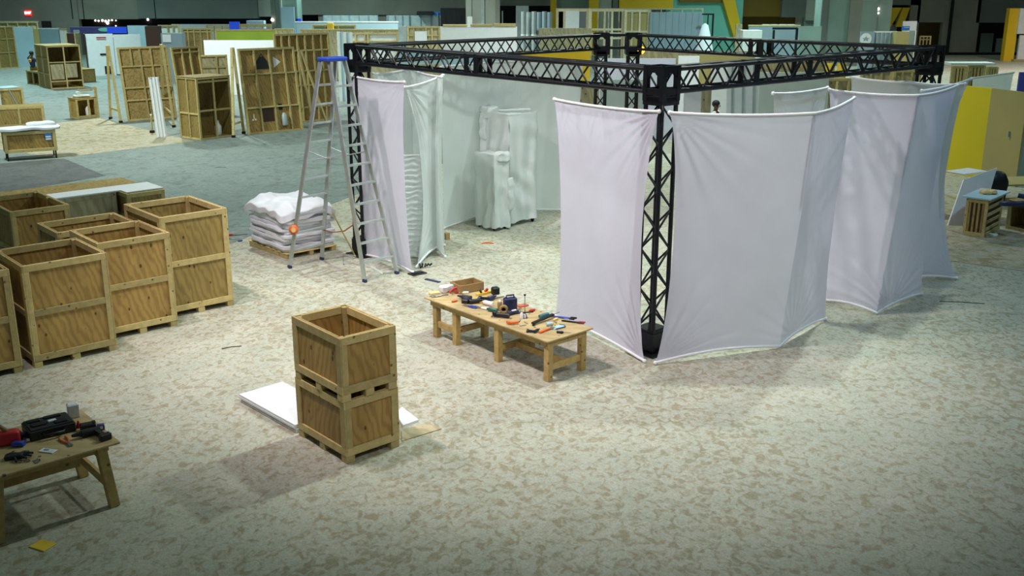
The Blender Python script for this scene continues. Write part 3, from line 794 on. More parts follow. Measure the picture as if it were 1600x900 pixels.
def screwdriver(label, px, py, z, rz, col=RED, s=1.0):
    t = tool('screwdriver', label, 'screwdriver', px, py, z, rz)
    MB().lathe([(.006, -.05), (.016, -.045), (.014, -.01), (.017, .03), (.009, .045)], (-.05 * s, 0, .017), 10, Matrix.Rotation(pi / 2, 3, 'Y')).build('handle', col, t)
    MB().tube((-.005, 0, .017), (.12 * s, 0, .017), .004, 8).build('blade', STEEL, t); return t
def can(label, px, py, z, r, h, col, cap, lying=None, name='spray_can', cat='can'):
    t = tool(name, label, cat, px, py, z, lying or 0)
    Mx = Matrix.Rotation(pi / 2, 3, 'Y') if lying is not None else None
    o = (-h / 2, 0, r) if lying is not None else (0, 0, 0)
    MB().lathe([(r * .9, 0), (r, .006), (r, h * .78), (r * .75, h * .86)], o, 14, Mx).build('body', col, t)
    MB().lathe([(r * .6, h * .86), (r * .6, h * .97), (r * .4, h)], o, 12, Mx).build('cap', cap, t); return t
Z6 = .601
# brown tray
p = at(729, 458, Z6); ty = thing('wooden_tray', 'brown open box tray at the far end of the middle work table', 'box', (p.x, p.y + .17, Z6), R(34))
L_, W_, Hh = .42, .30, .13
board(ty, 'bottom', (0, 0, .006), (L_, W_, .012), CARD)
for s in (-1, 1):
    board(ty, 'side', (0, s * (W_ / 2 - .006), Hh / 2), (L_, .012, Hh), CARD); board(ty, 'end', (s * (L_ / 2 - .006), 0, Hh / 2), (.012, W_ - .024, Hh), CARD)
q = at(735, 447, Z6); tag(MB().soft((0, 0, .03), (.10, .08, .05), 3, 5, .01).build('paper_scrap', PAPER, None, (p.x + .03, p.y + .17, Z6 + .014)), 'crumpled white paper lying in the brown tray', 'paper')
one('sponge', 'yellow tan sponge on the far left corner of the middle table', 'sponge', MB().soft((0, 0, .025), (.17, .10, .05), 4, 6, .006), BLOND, at(679, 461, Z6), R(30))
one('white_rag', 'bundled white rag by the sponge on the middle work table', 'rag', MB().soft((0, 0, .05), (.30, .14, .10), 5, 10, .03, 9), CLOTH, at(700, 456, Z6) + Vector((0, .02, 0)), R(38))
# red handled clamp
t = tool('spring_clamp', 'red bar clamp with a white handle beside the brown tray', 'clamp', 712, 458, Z6, 30)
MB().path([(-.09, .02, .02), (-.03, .03, .06), (.05, .0, .09), (.10, -.03, .10)], .016, 8).build('jaw', RED, t)
MB().bar((-.02, .0, .02), (.11, -.08, .03), .03, .025).build('bar', RED, t); MB().tube((.03, -.06, .02), (.15, -.13, .02), .018, 8).build('handle', WHITEP, t)
pliers('steel pliers at the left front edge of the middle work table', 692, 462, Z6, 25, STEEL, 1.2)
drill('dark cordless drill nearest the red bar clamp on the middle table', 728, 468, Z6, 150, BLACKP, NAVY)
drill('second dark cordless drill in the heap on the middle table', 742, 474, Z6, 20, BLACKP, BLACKP)
drill('navy cordless drill by the yellow plane on the middle table', 768, 469, Z6, 60, NAVY, BLACKP, .9)
screwdriver('orange handled screwdriver left of the dark drills', 715, 471, Z6, 35, ORANGE)
pliers('blue handled pliers in front of the drill heap', 731, 479, Z6, 150, BLUE, 1.0)
pliers('white handled snips in front of the drill heap', 751, 482, Z6, 160, WHITEP, 1.0, 'snips')
can('white spray can lying in front of the navy case', 762, 477, Z6, .034, .20, WHITEP, YELLOW, 140)
can('green bottle lying near the front edge of the middle table', 769, 487, Z6, .03, .17, plain('green_glass', (.02, .12, .10), .3), BLACKP, 150, 'bottle', 'bottle')
t = tool('hand_plane', 'yellow wooden hand plane behind the heap of drills', 'plane', 756, 460, Z6, 40)
MB().prism([(-.13, -.03), (.13, -.03), (.15, 0), (.13, .03), (-.13, .03)], 0, .035).build('sole', YELLOW, t); MB().tube((-.05, 0, .035), (-.07, 0, .085), .018, 8).build('knob', BROWN, t); MB().bar((.02, 0, .04), (.07, 0, .075), .03, .03).build('iron', RED, t)
t = tool('battery_charger', 'black cube of a battery charger at the back of the middle table', 'charger', 774, 460, Z6, 25)
MB().box((0, 0, .055), (.11, .09, .11), None, .01).build('casing', BLACKP, t); MB().box((0, 0, .112), (.08, .06, .01), None, .003).build('socket', RUBBER, t)
t = tool('square_rule', 'black steel square lying behind the navy drill', 'square', 778, 466, Z6, 40)
MB().box((0, 0, .006), (.22, .035, .008)).build('blade', STEEL, t); MB().box((-.1, .05, .012), (.035, .12, .022), None, .003).build('stock', BLACKP, t)
# navy blow moulded case
t = tool('tool_case', 'navy upright tool case with a carry handle on the middle table', 'case', 797, 484, Z6, 20)
MB().box((0, 0, .09), (.19, .10, .18), None, .015).build('shell', NAVY, t)
hd = MB().path([(-.06, 0, .18), (-.055, 0, .215), (.055, 0, .215), (.06, 0, .18)], .012, 8).build('handle', NAVY, t); MB().box((0, -.052, .13), (.04, .01, .03)).build('latch', BLACKP, t)
t = tool('tape_roll', 'roll of brown tape lying in front of the navy case', 'tape', 787, 489, Z6, 0)
rr_ = [(.03, 0), (.062, 0), (.062, .05), (.03, .05), (.03, 0)]
MB().lathe(rr_, (0, 0, .062), 18, Matrix.Rotation(pi / 2, 3, 'X')).build('roll', CARD, t)
can('brown bottle standing behind the roll of tape', 781, 485, Z6, .035, .15, CARD, WHITEP, None, 'glue_bottle', 'bottle')
t = tool('angle_grinder', 'black angle grinder on the front edge of the middle table', 'grinder', 783, 496, Z6, 160)
MB().tube((-.12, 0, .04), (.06, 0, .04), .034, 12, .03).build('body', BLACKP, t); MB().ball((.09, 0, .045), .042, 10).build('gear_head', BLACK, t); MB().lathe([(.055, 0), (.06, .004), (.055, .008)], (.09, 0, .002), 16).build('disc', STEEL, t)
t = tool('multi_tool', 'blue oscillating tool in front of the navy case', 'power tool', 803, 491, Z6, 35)
MB().tube((-.1, 0, .03), (.07, 0, .03), .028, 10, .024).build('body', NAVY, t); MB().box((.0, 0, .057), (.07, .03, .012)).build('switch_plate', WHITEP, t); MB().tube((.07, 0, .03), (.11, 0, .02), .02, 8).build('head', STEEL, t)
t = tool('height_gauge', 'tall thin steel rod standing on a foot on the middle table', 'gauge', 820, 497, Z6, 10)
MB().lathe([(.045, 0), (.045, .012), (.03, .03), (.022, .06), (.008, .07)], (0, 0, 0), 14).build('foot', STEEL, t); MB().tube((0, 0, .06), (0, 0, .335), .006, 8).build('rod', STEEL, t); MB().box((0, 0, .335), (.03, .02, .02)).build('tip', BLACKP, t)
MB().bar((-.12, .0, .075), (.12, .0, .085), .02, .015).build('cross_arm', BLACKP, t)
screwdriver('red handled screwdriver lying by the tall rod', 826, 487, Z6, 200, RED)
one('red_cloth', 'flat red rag behind the tall rod on the middle table', 'rag', MB().soft((0, 0, .01), (.16, .1, .02), 8, 6, .006), plain('faded_red_cloth', (.55, .13, .09), .9), at(817, 478, Z6), R(30))
can('small white bottle at the foot of the tall rod', 815, 498, Z6, .024, .09, WHITEP, WHITEP, None, 'glue_bottle', 'bottle')
t = tool('glue_gun', 'orange glue gun at the front edge of the middle table', 'glue gun', 803, 507, Z6, 200)
MB().tube((-.06, 0, .03), (.06, 0, .03), .02, 10).build('barrel', ORANGE, t); MB().bar((.05, 0, .03), (.075, -.07, .025), .03, .028).build('grip', ORANGE, t); MB().tube((-.06, 0, .03), (-.085, 0, .03), .008, 8).build('nozzle', BLACKP, t)
for k, (px, py, a) in enumerate(((817, 509, 30), (822, 505, 120), (812, 502, 70))):
    t = tool('drill_bit', '%s loose steel bit by the orange glue gun' % ('nearest', 'middle', 'farthest')[k], 'drill bit', px, py, Z6, a)
    MB().tube((-.05, 0, .006), (.05, 0, .006), .006, 6).build('shank', STEEL, t)
t = tool('caulking_gun', 'long black caulking gun lying across the right end of the middle table', 'caulking gun', 850, 502, Z6, 48)
MB().bar((-.24, 0, .03), (.2, 0, .05), .045, .022).build('cradle', BLACKP, t); MB().tube((.2, 0, .05), (.32, 0, .055), .007, 8).build('rod', STEEL, t); MB().bar((-.2, 0, .02), (-.26, -.03, .012), .03, .02).build('trigger', BLACK, t)
t = tool('power_file', 'blue and grey tool behind the black caulking gun', 'power tool', 852, 496, Z6, 35)
MB().tube((-.1, 0, .03), (.05, 0, .04), .028, 10).build('body', plain('petrol_plastic', (.04, .16, .20), .4), t); MB().box((.08, 0, .03), (.08, .05, .04), None, .006).build('front', GALV, t)
t = tool('hand_saw', 'blue bladed hand saw with a dark grip at the far right of the middle table', 'saw', 878, 497, Z6, -25)
MB().prism([(-.17, -.02), (.12, -.035), (.12, .035), (-.17, .01)], .012, .016).build('blade', BLUE, t); MB().path([(.12, -.03, .016), (.19, -.03, .018), (.2, .03, .018), (.12, .03, .016)], .014, 8).build('grip', BLACKP, t)
t = tool('tin_snips', 'dark tin snips with one red grip at the right end of the middle table', 'snips', 895, 504, Z6, -20)
MB().bar((-.16, 0, .012), (.05, 0, .012), .02, .015).build('blade', BLACK, t)
for a in (-1, 1): MB().path([(.05, 0, .012), (.1, a * .025, .014), (.17, a * .03, .014)], .010, 8).build('handle', (BLACKP, RED)[a > 0], t)
t = tool('scraper', 'orange handled scraper lying in front of the caulking gun', 'scraper', 851, 518, Z6, 50)
MB().bar((-.11, 0, .014), (.1, 0, .014), .032, .022).build('handle', ORANGE, t); MB().prism([(.1, -.018), (.2, -.04), (.2, .04), (.1, .018)], .010, .013).build('blade', STEEL, t)
t = tool('paint_tray', 'pale blue flat tray at the right end of the middle table', 'tray', 872, 512, Z6, 40)
MB().prism([(-.09, -.05), (.08, -.06), (.11, 0), (.08, .06), (-.09, .05)], 0, .012).build('base', LTBLUE, t); MB().path([(-.09, -.05, .014), (.08, -.06, .014), (.11, 0, .014), (.08, .06, .014)], .006, 6).build('rim', NAVY, t)
drill('small dark drill lying left of the orange scraper', 838, 519, Z6, 60, BLACKP, NAVY, .6)
can('light blue bottle in the middle of the right heap', 859, 509, Z6, .026, .10, LTBLUE, WHITEP, 20, 'glue_bottle', 'bottle')
pliers('yellow handled pliers among the right heap of tools', 866, 506, Z6, 70, YELLOW, .8)
screwdriver('black screwdriver on the front right corner of the middle table', 880, 521, Z6, -10, BLACKP, .8)
one('wood_offcut', 'small wooden offcut in front of the saw on the middle table', 'offcut', MB().box((0, 0, .012), (.10, .04, .022), None, .002), BLOND, at(868, 500, Z6), R(60))

# left table tools
Z7 = LZ
t = tool('tool_case', 'large black open tool case on the lower left table', 'case', 86, 684, Z7, 38)
cx, cy = .0, .20
MB().box((cx, cy, .05), (.44, .33, .10), None, .012).build('base_shell', BLACKP, t)
ins = MB().box((cx, cy, .104), (.40, .29, .012), None, .004).build('insert', RUBBER, t)
for (a, b, c_, d_) in ((-.12, .28, .12, .07), (.06, .29, .16, .06), (-.1, .16, .14, .08), (.1, .13, .12, .1)): MB().box((cx + a, b, .116), (c_, d_, .018), None, .006).build('tool_pocket', BLACK, ins)
MB().box((cx + .03, .17, .118), (.08, .045, .02), None, .004).build('charger_label', WHITEP, ins)
MB().path([(-.1, .03, .05), (-.09, -.01, .05), (.09, -.01, .05), (.1, .03, .05)], .014, 8).build('handle', BLACKP, t)
t = tool('white_box', 'small white carton at the back edge of the lower left table', 'box', 116, 652, Z7, 30)
MB().box((0, .03, .07), (.11, .11, .14), None, .004).build('carton', WHITE, t); MB().box((0, .03, .142), (.09, .09, .006), None, .002).build('lid', WHITEP, t)
t = tool('torch', 'navy torch lying left of the black tool case', 'torch', 51, 681, Z7, 40)
MB().tube((-.1, 0, .035), (.08, 0, .035), .028, 12).build('barrel', NAVY, t); MB().lathe([(.03, 0), (.042, .03), (.042, .06)], (-.16, 0, .042), 14, Matrix.Rotation(pi / 2, 3, 'Y')).build('head', BLACKP, t)
t = tool('belt_sander', 'red belt sander with steel nose on the lower left table', 'sander', 14, 694, Z7, 25)
MB().soft((0, 0, .075), (.22, .12, .13), 2, 8, .004, 5, 4).build('body', RED, t); MB().box((-.12, .0, .05), (.07, .1, .08), None, .02).build('nose', STEEL, t); MB().tube((.0, 0, .14), (-.06, .0, .2), .022, 10).build('front_knob', CARD, t)
t = tool('blue_glove', 'crumpled blue glove at the right of the red sander', 'glove', 29, 697, Z7, 10)
MB().soft((0, 0, .025), (.12, .08, .05), 6, 6, .015, 12).build('palm', BLUE, t)
t = tool('work_gloves', 'black work gloves with spread fingers at the front left of the lower left table', 'gloves', 22, 716, Z7, 20)
MB().soft((0, 0, .022), (.16, .09, .045), 9, 8, .012, 12).build('palm', BLACKP, t)
for k, (a, l) in enumerate(((35, .10), (12, .12), (-10, .11), (-32, .09), (-75, .07))):
    d = Vector((cos(R(a)), sin(R(a)), 0)); MB().path([d * .05 + Vector((0, 0, .022)), d * (.05 + l * .6) + Vector((0, 0, .028)), d * (.05 + l) + Vector((0, 0, .014))], .014, 8, .011).build('finger', BLACKP, t)
t = tool('safety_glasses', 'dark wire rimmed goggles in front of the black gloves', 'goggles', 36, 722, Z7, 15)
for s in (-1, 1): MB().path([(s * .035 + .028 * cos(k * pi / 6), .022 * sin(k * pi / 6), .008) for k in range(13)], .004, 6).build('rim', BLACKP, t)
MB().path([(-.06, 0, .008), (-.06, .06, .008), (-.03, .11, .008)], .004, 6).build('temple', BLACKP, t)
t = tool('phone', 'white phone lying on the lower left table', 'phone', 75, 705, Z7, -15)
MB().box((0, 0, .005), (.16, .08, .01), None, .003).build('back', WHITEP, t); MB().box((-.02, .005, .012), (.05, .03, .006), None, .002).build('badge', BLUEG, t)
pliers('orange handled pliers with a blue joint on the lower left table', 107, 694, Z7, -48, ORANGE, 1.1)
drill('black cordless drill on the right of the lower left table', 140, 681, Z7, 215, BLACKP, BLACKP, 1.15)
t = tool('battery_pack', 'black battery pack behind the black cordless drill', 'battery', 138, 671, Z7, 30)
MB().box((0, 0, .035), (.15, .09, .07), None, .012).build('casing', BLACKP, t); MB().box((.06, 0, .073), (.03, .06, .008)).build('terminal', RUBBER, t)
t = tool('marking_cone', 'tiny red cone beside the white carton', 'cone', 123, 668, Z7)
MB().lathe([(.03, 0), (.022, .03), (.006, .075)], (0, 0, 0), 10).build('body', RED, t)
t = tool('tape_measure', 'violet and white tape measure at the right edge of the lower left table', 'tape measure', 158, 671, Z7, 20)
MB().soft((0, 0, .03), (.075, .05, .06), 1, 6, 0, 1, 4).build('shell', plain('violet_plastic', (.10, .06, .28), .4), t); MB().box((0, -.026, .03), (.04, .004, .03)).build('sticker', WHITEP, t)
screwdriver('white handled screwdriver lying in front of the black tool case', 60, 687, Z7, 30, WHITEP, 1.2)
for k, (px, py, a) in enumerate(((55, 720, 20), (60, 722, 80), (56, 723, -30))):
    t = tool('steel_bracket', '%s of three little steel brackets on the front of the lower left table' % ('leftmost', 'rightmost', 'nearest')[k], 'bracket', px, py, Z7, a)
    MB().box((0, 0, .004), (.05, .018, .006)).box((.02, 0, .014), (.006, .018, .022)).build('angle', STEEL, t)

# ------------------------------------------------------------------ stepladder
fa, fb, fc, fd = at(453, 419), at(503, 406), at(570, 441), at(620, 428)
lc = (fa + fb + fc + fd) / 4
topc = Vector((lc.x + .0, lc.y, 3.80))
ld = thing('stepladder', 'tall aluminium stepladder with a blue top cap beside the left fabric wall', 'ladder', (lc.x, lc.y, 0))
wv = ((fb - fa).normalized() + (fd - fc).normalized()).normalized(); lv = ((fc + fd) - (fa + fb)).normalized()
def frame(p, q, side, rungs, tread):
    a1 = topc - wv * .17 + lv * side * .10; b1 = topc + wv * .17 + lv * side * .10
    for u0, u1 in ((p, a1), (q, b1)):
        rl = MB().bar(u0 - lc + Vector((0, 0, .03)), u1 - lc - Vector((0, 0, .03)), .032, .075, lv).build('side_rail', ALU, ld)
        MB().box(u0 - lc + Vector((0, 0, .03)), (.06, .09, .06), Matrix.Rotation(YAW, 3, 'Z'), .01).build('foot', NAVY, rl)
    for k in range(1, rungs + 1):
        t = k / (rungs + 1) * .97
        MB().bar(p.lerp(a1, t) - lc, q.lerp(b1, t) - lc, tread, .03).build('rung', ALU, ld)
frame(fa, fb, -1, 10, .05); frame(fc, fd, 1, 10, .085)
MB().box(topc - lc, (.30, .46, .07), Matrix.Rotation(atan2(wv.y, wv.x) - pi / 2, 3, 'Z'), .02).build('top_cap', BLUE, ld)
for (p, q, s) in ((fa, fc, -1), (fb, fd, 1)):
    a1 = topc + wv * s * .17; u = p.lerp(a1 - lv * .1, .58) - lc; w = q.lerp(a1 + lv * .1, .58) - lc
    MB().path([u, (u + w) / 2 + Vector((0, 0, -.10)), w], .012, 6).build('spreader', ALU, ld)
MB().bar(fc.lerp(topc, .1) - lc, fd.lerp(fc, .45).lerp(topc, .0) - lc + Vector((0, 0, .08)), .02, .03).build('foot_brace', WHITEP, ld)
k1 = fc.lerp(topc, .27) - lc; k2 = fb.lerp(topc, .16) - lc
ropeo = MB().path([k1, k1.lerp(k2, .35) + Vector((0, 0, -.10)), k1.lerp(k2, .7) + Vector((0, 0, -.08)), k2], .012, 6).build('tie_strap', plain('rust_strap', (.30, .09, .03), .8), ld)
MB().box(k1, (.05, .05, .10), None, .01).build('strap_clip', ORANGE, ropeo)
t = thing('tape_measure', 'round orange reel hooked on the left rail of the stepladder', 'reel', (0, 0, 0))
kp = fa.lerp(topc, .20); t.location = kp + Vector((-.06, -.08, 0))
MB().lathe([(.02, -.03), (.085, -.03), (.085, .03), (.02, .03)], (0, 0, 0), 16, Matrix.Rotation(pi / 2, 3, 'X')).build('case', ORANGE, t); MB().lathe([(.045, -.036), (.045, .036)], (0, 0, 0), 14, Matrix.Rotation(pi / 2, 3, 'X')).build('hub', BLOND, t)
# thin strut and bent rod between the ladder feet
t = thing('strut', 'thin wooden strut leaning from the black truss foot behind the stepladder', 'strut', at(556, 404))
MB().bar((0, 0, .03), at(513, 320, .9) - at(556, 404), .02, .02).build('rod', KHAKI, t)
t = thing('bent_rod', 'bent thin steel rod standing between the stepladder feet', 'rod', at(537, 414))
MB().path([(0, 0, 0), (0, 0, .22), at(556, 400, .18) - at(537, 414)], .009, 6).build('rod', STEEL, t)

# ------------------------------------------------------------------ pallet with folded white cloths
pc = (at(447, 404) + at(374, 380)) / 2 + UX * .0
pn = at(447, 405)
pl_ = thing('pallet', 'low pine pallet under the pile of folded white cloths', 'pallet', pn + VX * .55 + UX * .72, YAW)
for i in range(3): board(pl_, 'runner', (-.5 + .5 * i, 0, .045), (.09, 1.5, .09), PINE)
for i in range(7): board(pl_, 'slat', (0, -.70 + 1.4 * i / 6, .10), (1.12, .13, .02), PINE)
pcx, pcy = pl_.location.x, pl_.location.y
z = .112
NM = ('lowest', 'second lowest', 'third lowest', 'fourth lowest', 'fifth lowest', 'middle', 'fifth below the rumpled one', 'fourth below the rumpled one', 'third below the rumpled one', 'second below the rumpled one', 'first below the rumpled one')
for k in range(11):
    hgt = .062 + .012 * (k % 3); w = 1.1 + .05 * sin(k * 2.1); d = 1.42 + .07 * cos(k * 1.7)
    ox = .025 * sin(k * 1.9); oy = .035 * cos(k * 2.7)
    mb = MB().soft((0, 0, hgt / 2), (w, d, hgt), 11 + k, 18, .026, 4.5, 7)
    one('folded_cloth', 'folded white cloth on the pallet by the stepladder, %s layer' % NM[k], 'cloth', mb, CLOTH, (pcx + ox, pcy + oy, z), YAW + R(1.4 * sin(k * 3)), 'folded white cloths on the pallet')
    z += hgt - .006
mb = MB().soft((0, 0, .09), (1.20, 1.54, .17), 31, 34, .05, 3.4, 6)
for i, p in enumerate(mb.v):
    x, y, zz = p; q = max(0, (abs(x) / .60) - .62) + max(0, (abs(y) / .77) - .62)
    zz += .05 * noise.noise(Vector((x * 3, y * 3, 2))) + .03 * noise.noise(Vector((x * 8, y * 5, 7))) - .26 * q
    mb.v[i] = (x * (1 + .04 * q), y * (1 + .04 * q), zz)
one('folded_cloth', 'rumpled topmost white cloth drooping over the pile on the pallet', 'cloth', mb, CLOTH, (pcx, pcy, z), YAW)
# coloured hand tools on the floor by the tallest crate
t = tool('hand_saw', 'red handled hand saw on the floor behind the tallest crate', 'saw', 356, 369, 0, 20)
MB().bar((-.12, 0, .02), (.1, 0, .02), .05, .035).build('handle', RED, t); MB().prism([(.1, -.03), (.4, -.01), (.4, .02), (.1, .03)], .015, .018).build('blade', STEEL, t)
screwdriver('turquoise screwdriver on the floor left of the pallet', 363, 374, 0, 10, plain('turquoise_plastic', (.03, .30, .33), .4), 1.8)
screwdriver('blue screwdriver on the floor left of the pallet', 368, 378, 0, 200, BLUE, 1.8)
mb = MB().path([(-.12, 0, .012), (-.05, .03, .02), (.04, .03, .02), (.12, -.01, .012)], .014, 6)
one('orange_strap', 'short orange red strap lying on the floor before the draped cart', 'strap', mb, ORANGE, at(762, 381), R(5))
for k, (px, py, l, a, lb) in enumerate(((362, 543, .28, 20, 'thin black wire on the floor left of the stacked crates'), (1503, 473, .7, -12, 'long thin black wire on the floor at the right'), (345, 262, .3, 0, 'dark stick on the grey aisle left of the folded cloths'))):
    one('wire', lb, 'wire', MB().path([(-l / 2, -.02, .006), (0, .02, .006), (l / 2, 0, .006)], .006, 5), BLACK, at(px, py), R(a))

# ------------------------------------------------------------------ draped carts inside the stand
def drape(t, name, w, d, h, seed, z0=.10, n=150, nv=40, folds=16, amp=.085, m=CLOTHG):
    per = 2 * (w + d)
    def pos(s):
        s = s % per
        if s < w: return Vector((-w / 2 + s, -d / 2, 0)), Vector((0, -1, 0))
        s -= w
        if s < d: return Vector((w / 2, -d / 2 + s, 0)), Vector((1, 0, 0))
        s -= d
        if s < w: return Vector((w / 2 - s, d / 2, 0)), Vector((0, 1, 0))
        s -= w; return Vector((-w / 2, d / 2 - s, 0)), Vector((-1, 0, 0))
    def fn(a, b):
        p, nn = pos(a * per); zz = z0 + (h - z0) * b
        k = (1 - b)
        f = amp * (k ** .7) * (.5 + .5 * sin(a * folds * 2 * pi + 2.2 * noise.noise(Vector((a * 6, b * 2.2, seed))))) * (.6 + .8 * abs(noise.noise(Vector((a * 9, seed, 0)))))
        g = .05 * noise.noise(Vector((p.x * 2.5, p.y * 2.5 + seed, zz * 2.2)))
        diag = .05 * sin((p.x + p.y) * 8 + zz * 11 + seed) * noise.noise(Vector((a * 5, zz * 1.5, seed + 4)))
        zz += .05 * noise.noise(Vector((a * 14, seed, 3))) * (k > .98)
        return p + nn * (f + g + diag) + Vector((0, 0, zz))
    mb = MB(); mb.grid(fn, n, nv)
    mb.grid(lambda a, b: Vector(((a - .5) * w * .98, (b - .5) * d * .98, h - .02 + .03 * noise.noise(Vector((a * 4, b * 4, seed))))), 12, 12)
    return mb.build(name, m, t)
tcx = at(790, 352) + UX * .30 + VX * .36
ct = thing('draped_cart', 'tall wheeled cart wrapped in grey white cloth inside the stand', 'cart', tcx, YAW)
drape(ct, 'cloth_cover', .80, .92, 2.42, 3.3, folds=11)
MB().soft((-.3, .30, 2.40), (.30, .36, .24), 5, 10, .05, 6).build('bunched_cloth', CLOTHG, ct)
mb = MB().soft((-.38, .36, 2.08), (.16, .2, .62), 6, 10, .05, 6); mb.build('bunched_cloth', CLOTHG, ct)
MB().bar((-.3, .25, 2.44), (.38, -.28, 2.46), .05, .03).build('top_bar', WHITEP, ct)
for x in (-.34, .34):
    for y in (-.4, .4):
        MB().lathe([(.02, -.015), (.045, -.015), (.045, .015), (.02, .015)], (x, y, .045), 12, Matrix.Rotation(pi / 2, 3, 'Y')).build('caster', BLACK, ct)
c2 = thing('draped_cart', 'shorter cloth covered cart in front of the tall draped cart', 'cart', at(762, 356) + UX * .06 + VX * .22 - UX * .22 + Vector((-.18, 0, 0)), YAW)
drape(c2, 'cloth_cover', .40, .62, 1.63, 8.1, .06, 130, 40, 7, .08)
MB().soft((.05, -.28, 1.58), (.36, .22, .18), 9, 10, .05, 7).build('bunched_cloth', CLOTHG, c2)
mb = MB().soft((.24, -.30, .75), (.16, .2, .7), 10, 10, .06, 6); mb.build('bunched_cloth', CLOTHG, c2)
for x in (-.15, .15):
    for y in (-.25, .25):
        MB().lathe([(.015, -.015), (.035, -.015), (.035, .015), (.015, .015)], (x, y, .035), 12, Matrix.Rotation(pi / 2, 3, 'Y')).build('caster', BLACK, c2)
one('small_carton', 'small brown carton at the foot of the narrow inner fabric wall', 'box', MB().box((0, 0, .07), (.10, .10, .14), None, .004), CARD, at(698, 374), YAW)

# ------------------------------------------------------------------ framed flats and boxes in the hall behind
def frame_thing(name, label, cat, bl, br, lean=0.0, h=1.0, z=0.0, group=None):
    bl = Vector(bl); br = Vector(br); m = (bl + br) / 2; d = br - bl
    t = thing(name, label, cat, (m.x, m.y, z), 0, group)
    t.rotation_euler = (-atan2(lean, h), 0, atan2(d.y, d.x)); return t, d.length
def stud_flat(label, bl, br, h, cols=(), rows=(), lean=.25, ply=PLYD, wood=PINE, s=.075, dp=.07, name='framed_flat', cat='stage flat', sheet=True, z=0.0, short=()):
    t, w = frame_thing(name, label, cat, bl, br, lean, h, z)
    if sheet: board(t, 'sheet', (0, dp / 2 + .008, h / 2), (w, .012, h), ply)
    for x in (-w / 2 + s / 2, w / 2 - s / 2): board(t, 'stud', (x, 0, h / 2), (s, dp, h), wood)
    for c in cols: board(t, 'stud', (-w / 2 + w * c, -.002, h / 2), (s * .8, dp, h - 2 * s), wood)
    for (c, a, b) in short: board(t, 'stud', (-w / 2 + w * c, -.002, h * (a + b) / 2), (s * .8, dp, h * (b - a)), wood)
    for zz in (s / 2, h - s / 2): board(t, 'plate', (0, -.004, zz), (w - 2 * s, dp, s), wood)
    for r_ in rows: board(t, 'nogging', (0, .004, h * r_), (w - 2 * s, dp * .95, s * .8), wood)
    return t
def a_frame(label, feet, apex_z, lean_to=None):
    a, b = feet; m = (a + b) / 2; t = thing('trestle_rack', label, 'rack', m)
    for p in (a, b): MB().bar(p - m + Vector((0, 0, .04)), (a - m).lerp(b - m, .5) + (p - m) * .12 + Vector((0, 0, apex_z)), .09, .045).build('leg', PINE, t)
    MB().bar((a - m) * .8 + Vector((0, 0, .45)), (b - m) * .8 + Vector((0, 0, .45)), .04, .08).build('cross_tie', PINE, t)
    for p in (a, b): MB().box(p - m + Vector((0, 0, .045)), (.12, .12, .085), None, .01).build('caster', BLACK, t)
    return t
def open_box(label, left, near, right, h, fcols, frows, scols, srows, ply=PLYD, wood=PINE, front_sheet=None, name='framed_box'):
    near = Vector(near); w = (Vector(right) - near); d = (Vector(left) - near); rz = atan2(w.y, w.x); W_, D_ = w.length, d.length
    D_ = max(.5, D_)
    t = thing(name, label, 'box', near, rz); s = .07
    board(t, 'back_sheet', (W_ / 2, D_ - .01, h / 2), (W_, .015, h), ply); board(t, 'side_sheet', (.06, D_ / 2, h / 2), (.012, D_ - .1, h - .05), ply); board(t, 'side_sheet', (W_ - .01, D_ / 2, h / 2), (.012, D_ - .06, h - .05), ply)
    board(t, 'top_sheet', (W_ / 2, D_ / 2, h + .008), (W_ + .04, D_ + .04, .016), ply); board(t, 'floor_sheet', (W_ / 2, D_ / 2, .05), (W_ - .1, D_ - .08, .015), ply)
    for x in [s / 2, W_ - s / 2] + [W_ * c for c in fcols]: board(t, 'stud', (x, .03, h / 2), (s * .9, .06, h), wood)
    for zz in [s / 2, h - s / 2] + [h * r_ for r_ in frows]: board(t, 'rail', (W_ / 2, .034, zz), (W_ - 2 * s, .055, s * .85), wood)
    for y in [D_ - s / 2] + [D_ * c for c in scols]: board(t, 'stud', (.03, y, h / 2), (.055, s * .9, h), wood)
    for zz in [s / 2, h - s / 2] + [h * r_ for r_ in srows]: board(t, 'rail', (.032, D_ / 2, zz), (.05, D_ - 2 * s, s * .8), wood)
    if front_sheet:
        for (a, b, c, e) in front_sheet: board(t, 'loose_sheet', (W_ * (a + b) / 2, .10, h * (c + e) / 2), (W_ * (b - a), .012, h * (e - c)), PLYP)
    return t
# the row of flats on the left
stud_flat('wide framed plywood flat leaning on a rack, leftmost of the big flats', at(200, 190), at(277, 184), 2.80, (.43, .65), (.28, .45, .74), .42, OSB, short=((.25, .74, .97), (.87, .74, .97)))
a_frame('wooden A frame rack at the left end of the leftmost big flat', (at(173, 186), at(189, 192)), 2.85)
a_frame('wooden A frame rack between the leftmost flat and the dark box', (at(256, 183), at(272, 199)), 2.9)
stud_flat('framed plywood flat standing behind the dark standing box', at(287, 196), at(330, 190), 2.86, (.36, .64), (.55, .93), .35, PLY)
cb = open_box('dark open framed box standing upright among the flats', at(286, 215), at(314, 220), at(366, 213), 2.08, (.5,), (.47, .93), (.5,), (.42,), PLYD)
one('plastic_jug', 'pale plastic jug inside the dark standing box', 'jug', MB().lathe([(.10, 0), (.12, .05), (.12, .3), (.05, .42), (.05, .5)], (0, 0, 0), 12), PAPER, cb.matrix_basis @ Vector((1.02, .4, .058)))
stud_flat('big framed flat with a black shirt and a white triangle hung on it', at(388, 211), at(474, 203), 2.96, (.27, .535, .80), (.31, .70), .40, PLY)
a_frame('wooden A frame rack at the left end of the flat with the black shirt', (at(365, 215), at(381, 209)), 3.0)
